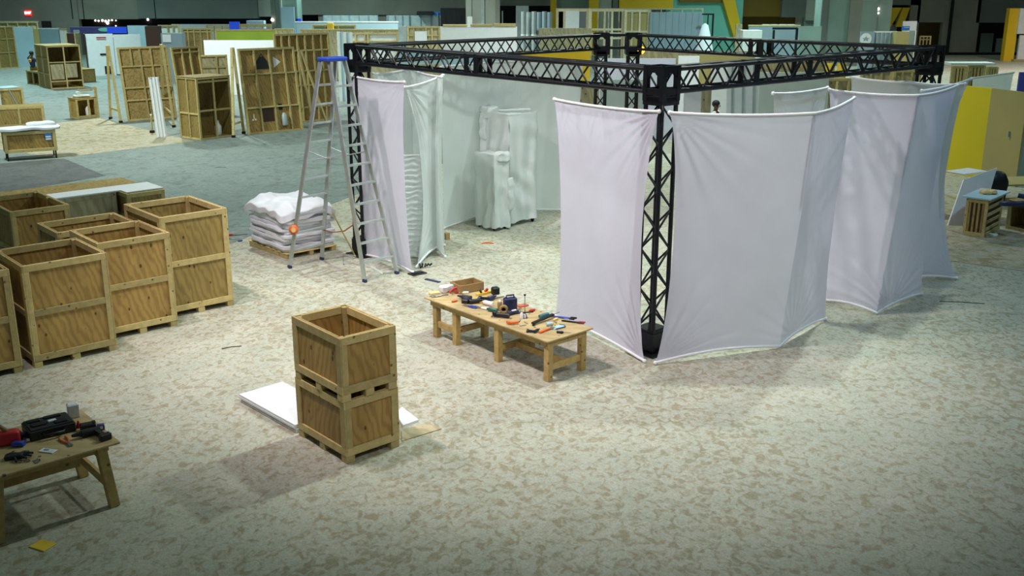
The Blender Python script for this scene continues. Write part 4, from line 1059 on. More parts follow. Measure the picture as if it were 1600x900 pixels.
stud_flat('tall framed flat with many studs behind the stepladder', at(440, 195), at(524, 187), 3.32, (.13, .27, .41, .55, .70, .85), (.17, .42, .58, .81), .2, PLY)
for k, (a, b) in enumerate((((490, 191), (465, 72)), ((511, 187), (471, 80)))):
    p = at(a[0], a[1] + 7); q = atY(b[0], b[1], p.y + .4)
    t = thing('loose_stud', '%s of two loose studs leaning against the tall flat' % ('left', 'right')[k], 'timber', p)
    MB().bar((0, 0, .03), q - p, .09, .045).build('timber', PINE, t)
stud_flat('framed flat with white upper panels between the two racks', at(318, 182), at(362, 180), 2.4, (.62,), (.55, .80), .05, PLYP)
FD = Vector((-8.45, 36.6, 0))
# things hung on and leaning in the big flat
fl = [o for o in bpy.data.objects if o.get('label', '').startswith('big framed flat with a black')][0]
fm = fl.matrix_basis
def on_flat(u, v, off=-.06): return fm @ Vector(((u - .5) * 2.1, off + .09, v * 2.96))
fr = fl.rotation_euler
def hung(name, label, cat, mb, m, u, v, off=-.05):
    o = one(name, label, cat, mb, m, on_flat(u, v, off)); o.rotation_euler = fr; return o
hung('shirt', 'black shirt hanging on the big framed flat', 'shirt', MB().prism([(-.26, -.22), (.26, -.22), (.20, .05), (.09, .2), (-.09, .2), (-.2, .05)], -.02, .02, M=Matrix.Rotation(pi / 2, 3, 'X')).path([(-.07, -.02, .2), (0, -.03, .3), (.07, -.02, .2)], .012, 6), BLACKP, .40, .83)
hung('paper_triangle', 'white paper triangle pinned to the big framed flat', 'paper', MB().prism([(-.12, -.2), (.16, 0), (-.12, .2)], -.006, .006, M=Matrix.Rotation(pi / 2, 3, 'X')), PAPER, .67, .83)
hung('dark_print', 'dark picture sheet in the bottom row of the big framed flat', 'picture', MB().box((0, 0, 0), (.44, .012, .5)).box((.05, -.008, -.05), (.2, .006, .25)), BROWN, .405, .22)
hung('tape_rolls', 'small white tools hanging in the bottom left bay of the big flat', 'tool', MB().box((0, 0, .06), (.03, .02, .16)).ball((-.05, 0, -.06), .035, 8).ball((.05, 0, -.06), .035, 8), PAPER, .14, .19)
hung('spray_bottle', 'pale bottle with a black top in the bottom right bay of the big flat', 'bottle', MB().lathe([(.09, -.25), (.10, -.2), (.10, .1), (.04, .2)], (0, 0, 0), 10), GALV, .68, .16, -.10)
hung('speaker_box', 'little black box above the pale bottle in the big flat', 'box', MB().box((0, 0, 0), (.14, .08, .2), None, .01), BLACK, .64, .30)
# standing box at far left, cart, benches
open_box('framed box crate standing at the far left behind the seated person', at(66, 135), at(80, 140), at(132, 137), 2.14, (.5,), (.18, .62), (.5,), (.35, .7), PLYD, PINE, ((.08, .46, .22, .58), (.54, .86, .25, .58)))
t = open_box('small wooden cabinet cart with a tall side arm on the far floor', at(122, 187) + Vector((-.42, .5, 0)), at(122, 187), at(153, 184), .80, (.62,), (.12,), (), (), PLY, PINE, None, 'tool_cart')
board(t, 'upright', (.86, .05, .62), (.08, .10, 1.2), PINE); board(t, 'arm', (.62, .3, 1.08), (.5, .05, .06), PINE); board(t, 'arm_post', (.40, .5, .95), (.05, .05, .35), PINE)
cj = t.matrix_basis @ Vector((.55, .2, .06)); one('plastic_jug', 'white jug inside the small cabinet cart', 'jug', MB().lathe([(.09, 0), (.10, .04), (.10, .3), (.04, .4)], (0, 0, 0), 12), PAPER, cj)
cj = t.matrix_basis @ Vector((.40, .3, .825)); one('rag_heap', 'small heap of white rags on the cabinet cart', 'rag', MB().soft((0, 0, .05), (.6, .4, .08), 3, 8, .03, 8).soft((-.12, 0, .14), (.16, .14, .16), 5, 6, .03, 8), CLOTHG, cj, R(30))
def bench(label, bl, br, dp, h, h0, cols, ply=PLY, wood=PINE, legs=True, name='crate_bench'):
    t, w = frame_thing(name, label, 'bench', bl, br)
    hh = h - h0; zc = (h + h0) / 2
    board(t, 'front_panel', (0, .02, zc), (w - .04, .012, hh - .04), ply); board(t, 'back_panel', (0, dp - .01, zc), (w, .02, hh), ply); board(t, 'top_panel', (0, dp / 2, h - .01), (w, dp, .02), ply)
    board(t, 'bottom_panel', (0, dp / 2, h0 + .01), (w - .02, dp - .04, .02), ply)
    for s in (-1, 1):
        board(t, 'end_panel', (s * (w / 2 - .008), dp / 2, zc), (.016, dp - .04, hh - .03), ply); board(t, 'stile', (s * (w / 2 - .05), 0, zc), (.09, .03, hh), wood)
        board(t, 'rail', (0, .002, zc + s * (hh / 2 - .05)), (w - .18, .028, .09), wood)
    for c in cols: board(t, 'stile', (-w / 2 + w * c, 0, zc), (.08, .03, hh - .18), wood)
    if legs:
        for x in (-w / 2 + .06, w / 2 - .06):
            for y in (.04, dp - .05): MB().tube((x, y, 0), (x, y, h0), .022, 8).build('leg', BLACK, t)
    return t
K3 = bench('crate bench on black legs under the white cloth at the left edge', at(10, 253), at(92, 247), .7, .86, .24, (), PLY)
one('cloth_roll', 'folded white cloth lying along the crate bench at the left edge', 'cloth', MB().soft((0, 0, .06), (1.85, .74, .11), 21, 16, .03, 3.2).soft((.42, .06, .14), (.8, .42, .14), 22, 10, .03, 4), CLOTH, K3.matrix_basis @ Vector((-.05, .33, .862)), K3.rotation_euler.z)
x = K3.matrix_basis @ Vector((.50, -.022, .66)); t = thing('blue_label', 'blue and white shipping label on the crate bench front', 'label', x, K3.rotation_euler.z)
MB().box((0, 0, 0), (.18, .008, .20)).build('label_sheet', MID, t); MB().box((0, -.006, .01), (.15, .006, .04)).box((0, -.006, -.06), (.15, .006, .05)).build('white_field', PAPER, t)
bench('long crate with two framed front panels behind the cloth covered bench', at(-45, 204), at(72, 198), .9, .78, .05, (.35, .66), PLYD, legs=False)
b1 = bench('crate with a pale top sheet farthest of the left edge crates', at(-70, 178), at(40, 170), 1.0, .90, .05, (.45,), PLYD, legs=False)
sheet('pale crumpled plastic sheet lying over the farthest left edge crate', [b1.matrix_basis @ Vector(p) for p in ((-1.4, 0, 0), (1.25, -.02, 0), (1.2, .9, 0), (-1.4, .9, 0))], .902, .93, LTBLUE)
t = thing('steel_bar', 'steel bar leaning across the farthest left edge crate', 'bar', at(32, 172))
MB().bar((0, -.06, .03), at(13, 140, .93) - at(32, 172), .05, .03).build('bar', GALV, t)
sheet('white board leaning at the very left edge of the hall', [at(-14, 176), at(4, 175), at(4, 171), at(-14, 172)], 0, 2.05, WHITE)
# plank leaning on a little dolly
t, w = frame_thing('white_plank', 'long pale ribbed plank leaning upright before the leftmost big flat', 'plank', at(246, 215), at(260, 214), .45, 2.1)
MB().box((0, 0, 1.03), (.34, .03, 2.06), None, .004).build('plank', BLUEG if 0 else WHITE, t)
for x in (-.1, .02, .12): board(t, 'rib', (x, -.022, 1.03), (.035, .02, 2.04), LTBLUE if 0 else WHITE)
MB().box((-.1, -.02, 2.02), (.05, .02, .06)).build('clip', BLACK, t)
t = thing('dolly', 'small post on a black caster beside the pale plank', 'dolly', at(238, 208))
MB().tube((0, 0, .1), (.02, 0, .62), .03, 8).build('post', PINE, t); MB().box((0, 0, .05), (.16, .12, .1), None, .02).build('caster', BLACK, t); MB().box((.02, 0, .65), (.06, .06, .05)).build('cap', WHITEP, t)

# ------------------------------------------------------------------ far partitions, cabinets and stacked material, each at its own depth
def slab(name, label, cat, px0, px1, py, Y, m, th=.12, z0=0.0, pybot=None, cap=None, edge=None, group=None):
    x, z, w, h = face(px0, py, px1, pybot if pybot else py + 5, Y)
    z1 = z + h / 2; zb = z - h / 2 if pybot else z0
    t = thing(name, label, cat, (x, Y, zb), 0, group); H_ = z1 - zb
    MB().box((0, th / 2, H_ / 2), (w, th, H_), None, .004).build('panel', m, t)
    if cap: board(t, 'top_rail', (0, th / 2, H_ + .04), (w + .06, th + .06, .08), cap)
    if edge:
        for s in (-1, 1): board(t, 'edge_post', (s * (w / 2 + .03), th / 2, H_ / 2), (.08, th + .05, H_), edge)
    return t, w, H_
def studs(name, label, px0, px1, py, Y, cols, rows, sheet=True, ply=PLYP, wood=PINE, z1=None, s=.09, cat='frame'):
    x, z, w, h = face(px0, py, px1, py + 5, Y)
    return stud_flat(label, (x - w / 2, Y, 0), (x + w / 2, Y, 0), z + h / 2, cols, rows, 0, ply, wood, s, .08, name, cat, sheet)
# left booth
gl = at(140, 119); gr = gl + Vector((cos(R(22)), sin(R(22)), 0)) * 3.0; gb = gl + Vector((-sin(R(22)), cos(R(22)), 0)) * 1.2
t, w = frame_thing('booth', 'white exhibition booth with a dark brown side far left', 'booth', gl, gr)
d = (gb - gl).length; hB = 2.38
for i in range(2): board(t, 'wall_panel', (-w / 2 + w * (.25 + .5 * i), .05, hB / 2), (w / 2 - .02, .08, hB - (.12 if i else 0)), WHITE)
board(t, 'side_wall', (-w / 2 - .04, d / 2 + .1, hB / 2), (.06, d + .3, hB), BROWN); board(t, 'roof', (0, .6, hB - .2), (w, 1.0, .05), WHITE)
board(t, 'back_wall', (0, 1.15, hB / 2), (w, .08, hB - .2), BROWN)
board(t, 'slot', (-w / 2 + .95, .0, 1.22), (.5, .03, .10), BLACK); board(t, 'hatch', (-w / 2 + 1.05, .0, .32), (.36, .03, .46), BLACK)
board(t, 'red_line', (-w / 2 + .85, .0, 2.18), (.52, .02, .05), RED); board(t, 'red_line', (-w / 2 + .85, .0, 2.08), (.52, .02, .025), RED)
x, z, w, h = face(111, 42, 207, 52, 66)
t = thing('banner_header', 'violet and blue header banner above the white booth', 'banner', (x, 66, 0))
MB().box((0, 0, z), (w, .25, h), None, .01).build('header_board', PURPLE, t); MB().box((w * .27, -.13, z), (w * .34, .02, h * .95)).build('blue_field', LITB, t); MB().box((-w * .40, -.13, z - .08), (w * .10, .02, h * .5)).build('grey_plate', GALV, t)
MB().ball((w * .06, -.13, z + .03), .2, 10, (2.2, .05, .6)).build('glow_patch', TEAL, t); board(t, 'end_block', (w * .46, -.02, z), (w * .08, .26, h), BLACK)  # greenish glow on the banner, put in as a flat teal patch
for s in (-.48, .42): board(t, 'post', (w * s, .0, (z - h / 2) / 2), (.1, .1, z - h / 2), BROWN)
# far left
hb, hc = at(30, 105), at(60, 103)
t, w = frame_thing('partition', 'pale blue partition panel behind the seated person', 'partition', hb, hc, .2, 2.5)
board(t, 'panel', (0, 0, 1.25), (w, .08, 2.5), LTBLUE)
stud_flat('framed plywood flat far left behind the crates', at(-16, 109), at(30, 106), 2.6, (.36, .72), (.38, .70), .1, PLYD)
studs('braced_stud_wall', 'pale cross braced frame wall along the far left back', -20, 59, 34, 74, (.2, .4, .6, .8), (.5,), True, CARD if 0 else PLYP, PINE)
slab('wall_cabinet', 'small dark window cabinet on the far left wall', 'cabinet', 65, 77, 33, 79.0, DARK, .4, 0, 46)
slab('partition', 'pale blue partition with a white top behind the standing box', 'partition', 60, 91, 46, 70, LTBLUE, .1, 0, None, WHITEP)
slab('partition', 'brown post panel right behind the seated person', 'partition', 51, 60, 45, 66, TAN, .15)
slab('partition', 'white panel with shelf lines left of the violet banner', 'partition', 93, 104, 47, 68, PAPER, .1, 0, None, PINE)
slab('dark_cabinet', 'dark cabinet left of the white booth', 'cabinet', 104, 116, 52, 65, BROWN, .5, 0, None, None, PINE)
# behind the leftmost flats
slab('partition', 'sky blue partition right of the white booth', 'partition', 199, 229, 40, 64, LTBLUE, .15)
slab('dark_cabinet', 'tall dark brown cabinet in front of the sky blue partition', 'cabinet', 226, 246, 41, 61, BROWN, .7)
studs('window_wall', 'tan frame with bright white openings right of the dark cabinet', 247, 280, 39, 63, (.45, .7), (.55, .75), True, PAPER)
slab('grey_cabinet', 'blue grey cabinet with a white door behind the leftmost flat', 'cabinet', 251, 284, 52, 56, BLUEG, .6)
slab('paper_notice', 'small white notice on the blue grey cabinet', 'notice', 254, 267, 54, 55.9, WHITE, .05, 0, 66)
studs('roof_truss', 'greenish tan frame with a slanted brace behind the flats', 284, 331, 44, 58, (.2, .4, .62, .85), (.93,), True, OSB)
MB()
slab('partition', 'white wall running behind the flats below the low opening', 'partition', 268, 430, 38, 72, WHITE, .2)
studs('slatted_shelf', 'low tan slatted frame below the low opening', 322, 360, 39, 68, (.33, .66), (.86, .93), False)
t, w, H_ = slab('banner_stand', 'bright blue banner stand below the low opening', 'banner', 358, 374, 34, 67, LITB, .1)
studs('slatted_shelf', 'tan slatted shelf frame right of the blue banner', 374, 424, 37.5, 67, (.25, .5, .72), (.88, .95), False)
slab('silver_box', 'pale grey humped box on the shelf frame right of the blue banner', 'box', 385, 412, 32.5, 68.5, LTBLUE, .6, 0)
slab('green_partition', 'apple green partition panel in a tan frame', 'partition', 338, 430, 48.5, 56, GREENP, .1, 0, None, PINE, PINE)
slab('timber_portal', 'tan beam end right of the green partition', 'frame', 430, 458, 47, 57, PLYP, .1, 0, None, PINE)
slab('white_partition', 'low white partition in front of the green panel', 'partition', 318, 388, 63, 50, WHITE, .1)
slab('white_partition', 'second low white partition right in front of the green panel', 'partition', 388, 434, 63, 49.8, WHITE, .1)
slab('partition', 'pale blue white partition right of the green column', 'partition', 462, 622, 35.5, 66, LTBLUE, .12, 0, None, WHITEP)
slab('blue_screen', 'small blue lit screen left of the dark opening', 'screen', 462, 470, 29, 70, LITB, .2)
studs('window_wall', 'tan framed low window wall behind the ladder', 488, 556, 38.5, 62, (.3, .6), (.80,), True, TEALG)
slab('yellow_drum', 'yellow drum on the far partition behind the ladder', 'drum', 510.5, 520, 36, 61.6, YELLOW, .5)
slab('partition', 'long pale panel behind the ladder top', 'partition', 470, 640, 48, 58, PLYP, .1, 0, None, PINE)
for k in range(5): slab('corrugated_sheet', 'corrugated sheet right of the tall flat, %s of five' % ('leftmost', 'second', 'middle', 'fourth', 'rightmost')[k], 'sheet', 526 + 5 * k, 530.5 + 5 * k, 49.5 + .3 * k, 47 + .15 * (k % 2), LTBLUE if k % 2 else PAPER, .05, 0, None, None, None, 'corrugated sheets right of the tall flat')
studs('panelled_stud_wall', 'tan framed panel row at the left truss corner', 541, 622, 51, 50, (.18, .36, .42), (.86,), True, PAPER)
slab('partition', 'grey green panel behind the left part of the truss', 'partition', 622, 636, 41, 52, GALV, .1)
studs('panelled_stud_wall', 'tan frame with a white poster board behind the left truss', 636, 688, 41, 52, (.2, .57, .75), (.86,), True, PLYP)
slab('poster_board', 'blank white poster board on the tan frame', 'poster', 648, 667, 49, 51.92, WHITE, .04, 0, 64)
slab('white_partition', 'long white partition behind the left part of the truss', 'partition', 688, 808, 41.5, 55, WHITE, .12)
for k, (a, b, p) in enumerate(((692, 730, 38.5), (735, 770, 38), (772, 806, 37))): slab('timber_bundle', 'bundle of tan timber on the long white partition, %s of three' % ('leftmost', 'middle', 'rightmost')[k], 'timber', a, b, p, 54.93, PINE, .3, 0, 41.4)
# grey shelving along the back
for k, (a, b) in enumerate(((506, 545), (546, 590), (605, 640), (640, 690))):
    t, w, H_ = slab('metal_rack', 'grey metal rack against the back wall, %s of four' % ('leftmost', 'second from the left', 'third from the left', 'rightmost')[k], 'rack', a, b, 24, 76, GALV, .5)
    for i in range(4): board(t, 'upright', (-w / 2 + w * i / 3, -.05, H_ / 2), (.08, .06, H_), BLUEG)
slab('black_bundle', 'black covered bundle on top of the metal racks', 'bundle', 651, 676, 18, 75, BLACK, 1.0, 0, 24)
slab('black_bundle', 'big black covered bundle left of the pale column', 'bundle', 688, 728, 13, 74.5, BLACK, 1.2)
slab('blue_tarp', 'blue tarpaulin over a rack left of the pale column', 'tarpaulin', 672, 690, 19, 76, MID, .6, 0, 24)
for k, (a, w) in enumerate(((685, 2), (709, 2))): slab('black_pole', '%s black pole by the blue tarpaulin' % ('left', 'right')[k], 'pole', a, a + w, 20, 73, BLACK, .1)
slab('white_bin', 'white bin with a lid at the foot of the pale column', 'bin', 730, 738, 26, 70, PAPER, .4)
slab('door_leaf', 'pale grey door panel left of the silver rolls', 'panel', 806, 826, 9, 73, GALV, .15)
slab('white_post', 'thin white post in the dark doorway', 'post', 784, 786, 17, 76, PAPER, .1)
for k in range(6):
    p = atY(818 + 8.2 * k, 18 + (k % 2), 62 + .4 * (k % 2)); t = thing('silver_roll', 'tall silver roll, number %s from the left of the row by the yellow column' % ('one', 'two', 'three', 'four', 'five', 'six')[k], 'roll', (p.x, p.y, 0))
    MB().tube((0, 0, 0), (0, 0, p.z), .14, 12).build('roll', GALV if k < 3 else BLUEG, t); MB().tube((0, 0, p.z * .62), (0, 0, p.z * .64), .155, 12).build('band', PAPER, t)
slab('pale_partition', 'low pale partition below the silver rolls', 'partition', 842, 925, 44, 60, PLYP, .1)
studs('stud_wall', 'tall open stud wall with a white panel by the yellow column', 869, 920, 14, 68, (.25, .31), (.52, .6), False, wood=PALEW, s=.16)
slab('white_wallboard', 'white panel fixed in the open stud wall', 'panel', 884, 905, 17, 67.88, WHITE, .08, 0, 45)
studs('stud_wall', 'open stud wall section with shelves in the middle', 920, 976, 14, 67.8, (.06, .45, .66, .95), (.5, .58, .65), False, wood=PALEW, s=.16)
studs('stud_wall', 'open stud wall section left of the grey panels', 976, 1016, 15, 67.6, (.3, .6), (.62,), True, TAN, PALEW, s=.16)
t, w, H_ = slab('grey_partition', 'blue grey partition of vertical boards right of the open stud wall', 'partition', 1016, 1098, 19, 67.4, BLUEG, .12)
for i in range(8): board(t, 'cover_strip', (-w / 2 + w * (i + .5) / 8, -.02, H_ / 2), (.06, .03, H_), BLUEG)
studs('floor_joists', 'tan ceiling edge of joists over the stud walls', 869, 1099, 13, 68.6, [i / 14 for i in range(1, 14)], (), False, wood=PALEW)
t, w, H_ = slab('black_portal', 'black door frame right of the blue grey partition', 'frame', 1113.5, 1116, 21, 66.5, BLACK, .12)
board(t, 'head', (-.32, .06, H_ - .05), (.75, .1, .09), BLACK); board(t, 'inner_post', (-.32, .06, H_ * .78), (.06, .1, H_ * .42), BLACK)
p = at(1101, 40, 2.4); p = atY(1101, 53, 64)
one('white_sack', 'white cloth sack piled in front of the black door frame', 'sack', MB().lathe([(.75, 0), (.62, .9), (.5, 1.6), (.2, p.z + .5), (.05, p.z + .62)], (0, 0, 0), 14), CLOTH, (p.x, 64, 0))
slab('timber_portal', 'tan door frame piece right of the yellow brace', 'frame', 1150, 1160, 38, 68, PLYP, .12)
slab('white_cabinet', 'white rounded cabinet behind the right truss', 'cabinet', 1161, 1191, 47.5, 60, PAPER, .8)
t, w, H_ = slab('grey_partition', 'dark blue grey partition behind the white rounded cabinet', 'partition', 1170, 1250, 41, 66, BLUEG, .12, 0, None, PINE)
slab('black_portal', 'wide black portal frame in front of the blue grey partition', 'frame', 1208, 1211, 47, 63, BLACK, .12)
t, w, H_ = slab('black_portal', 'right post of the wide black portal frame', 'frame', 1244, 1247.5, 44, 63, BLACK, .12)
board(t, 'head', (-.72, .06, H_ - .02), (1.5, .1, .12), BLACK)
slab('green_partition', 'grey green partition with a bright green corner', 'partition', 1250, 1284, 41, 66, TEALG, .12)
slab('glowing_board', 'pale pinkish panel near the dark olive wall', 'panel', 1243, 1258, 26.5, 83.1, PAPER, .1, 0, 40)
for k in range(4): slab('ceiling_board', 'pale board atop the dark blue grey partition, %s of four' % ('leftmost', 'second', 'third', 'rightmost')[k], 'board', 1192 + 13 * k, 1203 + 13 * k, 38.3, 66.2, PAPER, .3, 0, 40.6, None, None, 'pale boards on the blue grey partition')
# right
t, w, H_ = slab('grey_partition', 'pale grey partition with a white round emblem', 'partition', 1345, 1367, 49.5, 66, BLUEG, .12)
ey = atY(1353, 61, 65.9).z
o = MB().lathe([(.36, 0), (.36, .02)], (-.1, -.01, ey), 20, Matrix.Rotation(pi / 2, 3, 'X')).build('emblem_disc', PAPER, t)
MB().prism([((.16 if i % 2 else .30) * .8 * sin(i * pi / 5), (.07 if i % 2 else .18) * cos(i * pi / 5)) for i in range(10)], .02, .035, (-.1, -.01, ey), Matrix.Rotation(pi / 2, 3, 'X')).build('emblem_star', BLUEG, o)
t, w, H_ = slab('grey_partition', 'ribbed grey partition right of the emblem panel', 'partition', 1367, 1401, 51, 66.2, BLUEG, .12, 0, None, PAPER)
for i in range(5): board(t, 'rib', (-w / 2 + w * (i + .5) / 5, -.03, H_ / 2), (.09, .05, H_), GALV)
slab('tan_cabinet', 'tan cabinet right of the ribbed partition', 'cabinet', 1401, 1421, 50, 65.5, TAN, .8)
t, w, H_ = slab('white_sign', 'white sign board with a blue rectangle near the right wall', 'sign', 1411, 1433, 33, 69, WHITE, .1)
board(t, 'blue_field', (-w * .28, -.015, H_ - .45), (w * .58, .02, .26), MID); board(t, 'pale_stroke', (-w * .22, -.03, H_ - .40), (w * .4, .012, .05), LTBLUE)
slab('partition', 'green grey partition below the white sign', 'partition', 1420, 1430, 48, 67, TEALG, .15, 0, None, None, PAPER)
studs('little_trestle', 'small pale frame in the olive recess', 1437, 1455, 56, 74, (.35, .65), (.85,), False, PLYP)
t, w, H_ = slab('yellow_portal', 'yellow portal post at the right edge with white panels', 'portal', 1578, 1594, 13, 73, YWALL, .5)
for k, (a, b) in enumerate(((13, 53), (55, 93))): slab('white_wallboard', '%s white panel beside the yellow portal post' % ('upper', 'lower')[k], 'panel', 1592, 1640, a, 72.8, PAPER, .2, 0, b)
slab('plinth', 'tan plinth under the white panels at the right edge', 'plinth', 1584, 1640, 93, 72.6, TAN, .5, 0)
# crates and cloth seen over the right walls
for k, (a, b, py, Y) in enumerate(((1487, 1512, 103, 40), (1513, 1540, 102, 40.4), (1541, 1560, 104, 41))):
    studs('slatted_crate', 'tan slatted crate beyond the right end of the truss, %s of three' % ('left', 'middle', 'right')[k], a, b, py, Y, (.2, .4, .6, .8), (), True, PLYD)
slab('white_board', 'white boards lying on the slatted crates at the right', 'board', 1486, 1556, 98.5, 40.2, PAPER, .8, 0, 102)
for k, (a, b, py, Y) in enumerate(((1290, 1345, 122, 33), (1345, 1395, 108, 37), (1396, 1440, 109, 37.3), (1180, 1300, 92, 42))):
    studs('tan_crate', 'tan crate seen under the right truss, %s' % ('nearest', 'middle', 'right', 'farthest')[k], a, b, py, Y, (.33, .66), (.8,), True, PLYP)
for k, px in enumerate((1297, 1315)):
    p = atY(px, 106, 36); one('yellow_roll', '%s yellow roll seen through the right truss' % ('left', 'right')[k], 'roll', MB().tube((0, 0, 0), (0, 0, p.z + .15), .16, 12), YELLOW, (p.x, 36, 0))
a, b, c = at(1490, 118, 2.3), at(1600, 112, 2.3), at(1560, 140, 2.3)
fabric('pale blue fabric wall beyond the yellow wall at the right', [at(1520, 122, 2.5), at(1584, 113, 2.5)], [at(1520, 122, 2.5) - Vector((0, 0, 2.47)), at(1584, 113, 2.5) - Vector((0, 0, 2.47))], .1, .1, FABG, 12, .0, .0, nu=16, nv=16)
slab('blue_partition', 'violet blue partition at the right edge', 'partition', 1594, 1640, 113, 33, plain('violet_blue_paint', (.05, .06, .35), .6), .1)
# yellow and tan walls at the right
def wall_run(label, pts, h, mats, name='exhibit_wall'):
    m = sum(pts, Vector()) / len(pts); t = thing(name, label, 'wall', m)
    for i in range(len(pts) - 1):
        MB().bar(pts[i] - m + Vector((0, 0, h / 2)), pts[i + 1] - m + Vector((0, 0, h / 2)), .08, h).build('wall_panel', mats[i], t)
    return t
yc = at(1533, 279); yt = yc + (at(1574, 289) - yc) * 1.32; yl = yc + (at(1470, 268) - yc) * 1.0
t = wall_run('exhibit wall with a bright yellow face and a tan face at the right', [yl, yc, yt, yt + (at(1600, 279) - yt) * 1.6], 2.42, [plain('bright_yellow_paint', (.72, .56, .01), .6, 0, .05, .6), TAN, TEALG])
MB().box(yc.lerp(yt, .62) - t.location + Vector((-.03, -.07, 1.32)), (.07, .03, .14)).build('socket', BLUEG, t)
# clutter before the yellow wall
rn, rl, rr2 = at(1537, 372), at(1503, 367), at(1560, 358)
w = (rl - rn); d = (rr2 - rn)
t = thing('slatted_crate', 'small dark slatted crate standing before the yellow wall', 'crate', rn, atan2(-w.y, -w.x)); WW, DD = w.length, d.length; hC = .80
board(t, 'inner_box', (-WW / 2, DD / 2, hC / 2 + .02), (WW - .06, DD - .06, hC - .06), BROWN)
for x in (-WW + .03, -.03):
    for y in (.03, DD - .03): board(t, 'corner_post', (x, y, hC / 2), (.06, .06, hC), PINE)
for zz in (.05, hC - .05):
    board(t, 'rail', (-WW / 2, .02, zz), (WW - .12, .04, .08), PINE); board(t, 'rail', (-.02, DD / 2, zz), (.04, DD - .12, .08), PINE)
for k in range(4): board(t, 'slat', (-WW * (.2 + .2 * k), .02, hC / 2), (.045, .025, hC - .16), PLYD)
for k in range(4): board(t, 'slat', (-.016, DD / 2, .16 + .15 * k), (.025, DD - .12, .07), PINE)
M4 = t.matrix_basis
sheet('crinkled pale sheet over the top of the small dark slatted crate', [M4 @ Vector(p) for p in ((-WW - .08, -.06, 0), (.06, -.06, 0), (.1, DD + .06, 0), (-WW - .05, DD + .06, 0))], hC + .002, hC + .03, LTBLUE)
p = M4 @ Vector((-WW * .4, DD * .5, hC + .032)); one('tool_heap', 'heap of pale tools on the small dark slatted crate', 'tools', MB().soft((0, 0, .04), (.3, .2, .08), 2, 6, .03, 12), BLOND, p)
one('plastic_scrap', 'crumpled plastic scrap on the floor by the small slatted crate', 'scrap', MB().soft((0, 0, .03), (.16, .1, .06), 4, 6, .03, 14), PAPER, at(1552, 369))
t = open_box('low open crate cut off by the right edge before the tan wall', at(1566, 352), at(1570, 357), at(1612, 366), .62, (), (), (), (), PLYD, PINE, None, 'low_crate')
p = at(1588, 330, .64); one('navy_coil', 'navy blue coiled hose on the low open crate at the right edge', 'hose', MB().path([(.28 * cos(k * pi / 8), .2 * sin(k * pi / 8), .05 + .012 * k) for k in range(20)], .05, 8), NAVY, (p.x, p.y + .05, .64))
bp_ = at(1575, 318); t = thing('low_platform', 'low green grey platform board in front of the tan wall', 'platform', bp_, R(8))
board(t, 'deck', (.4, .4, .46), (2.0, 1.0, .04), TAN); board(t, 'leg', (-.5, 0, .22), (.08, .08, .44), PINE); board(t, 'leg', (1.2, 0, .22), (.08, .08, .44), PINE); board(t, 'leg', (-.5, .8, .22), (.08, .08, .44), PINE)
b0, b1 = at(1481, 353), at(1534, 345); q1 = atY(1558, 262, b1.y + .55); q0 = atY(1506, 281, b0.y + .55)
t = thing('leaning_board', 'big pale grey board leaning beside the small dark slatted crate', 'board', b0); nb = (b1 - b0).cross(q0 - b0).normalized() * .03
MB().add([p - b0 for p in (b0, b1, q1, q0)] + [p - b0 - nb for p in (b0, b1, q1, q0)], [(0, 1, 2, 3), (7, 6, 5, 4), (0, 4, 5, 1), (1, 5, 6, 2), (2, 6, 7, 3), (3, 7, 4, 0)]).build('sheet', WHITE, t)
t = thing('white_board', 'second white board lying flat on the crate behind the leaning board', 'board', at(1510, 268, .98), R(30)); board(t, 'sheet', (0, 0, 0), (.8, .5, .03), WHITE)
p = at(1500, 330); crate('plain tan crate hidden behind the leaning white board', at(1476, 346) + Vector((-.25, .75, 0)), .5, .5, .92, True, (2, 2), ply=PLYD)
one('black_bag', 'black bag slumped behind the leaning white board', 'bag', MB().soft((0, 0, .40), (.42, .4, .80), 5, 10, .06, 4), BLACK, at(1552, 322))

# ------------------------------------------------------------------ pale panels seen over the fabric walls in the middle
def lean_board(label, px0, px1, pytop, Y, z0=0.0, m=WHITE, lean=.5, ribs=0, name='display_wall'):
    x, z, w, h = face(px0, pytop, px1, pytop + 5, Y); H_ = z + h / 2
    t, ww = frame_thing(name, label, 'panel', (x - w / 2, Y - lean, 0), (x + w / 2, Y - lean, 0), lean, H_)
    board(t, 'sheet', (0, 0, H_ / 2), (w, .04, H_), m)
    for k in range(ribs): board(t, 'rib', (-w / 2 + w * (k + .5) / ribs, -.03, H_ / 2), (.05, .04, H_), CLOTHG if 0 else GALV)
    return t
lean_board('pale ribbed panel leaning behind the big folded fabric wall', 1136, 1186, 92, 30, 0, WHITE, .6, 3)
lean_board('grey white wide panel right of the pale ribbed panel', 1187, 1296, 112, 31, 0, FABG, .2)
lean_board('white cabinet side behind the near truss tower', 1069, 1096, 140, 25, 0, WHITE, .02)
lean_board('white panel with an olive neighbour under the right truss beam', 1060, 1093, 87, 36, 0, WHITE, .1)
lean_board('olive green panel under the right truss beam', 1094, 1180, 83, 38, 0, TAN, .05)
lean_board('white panel with a dark opening right of the olive panel', 1112, 1142, 96, 33, 0, WHITE, .05)
lean_board('lilac white sheet wall behind the far truss tower', 930, 1056, 91, 35, 0, FAB, .1)
lean_board('thin tan ledge wall under the far right truss beam', 996, 1180, 80, 42, 0, PLYP, .02)
lean_board('white sheet hung left of the near truss tower in the distance', 938, 1010, 124, 27.5, 0, FABG, .1)
lean_board('pale green box panel left of the far truss tower', 902, 936, 132, 28, 0, PLYP, .05)
lean_board('yellow partition seen between the two left truss beams', 812, 922, 79, 44, 0, YWALL, .05)
lean_board('white partition behind the long curved fabric wall', 690, 880, 101, 33, 0, WHITE, .05)
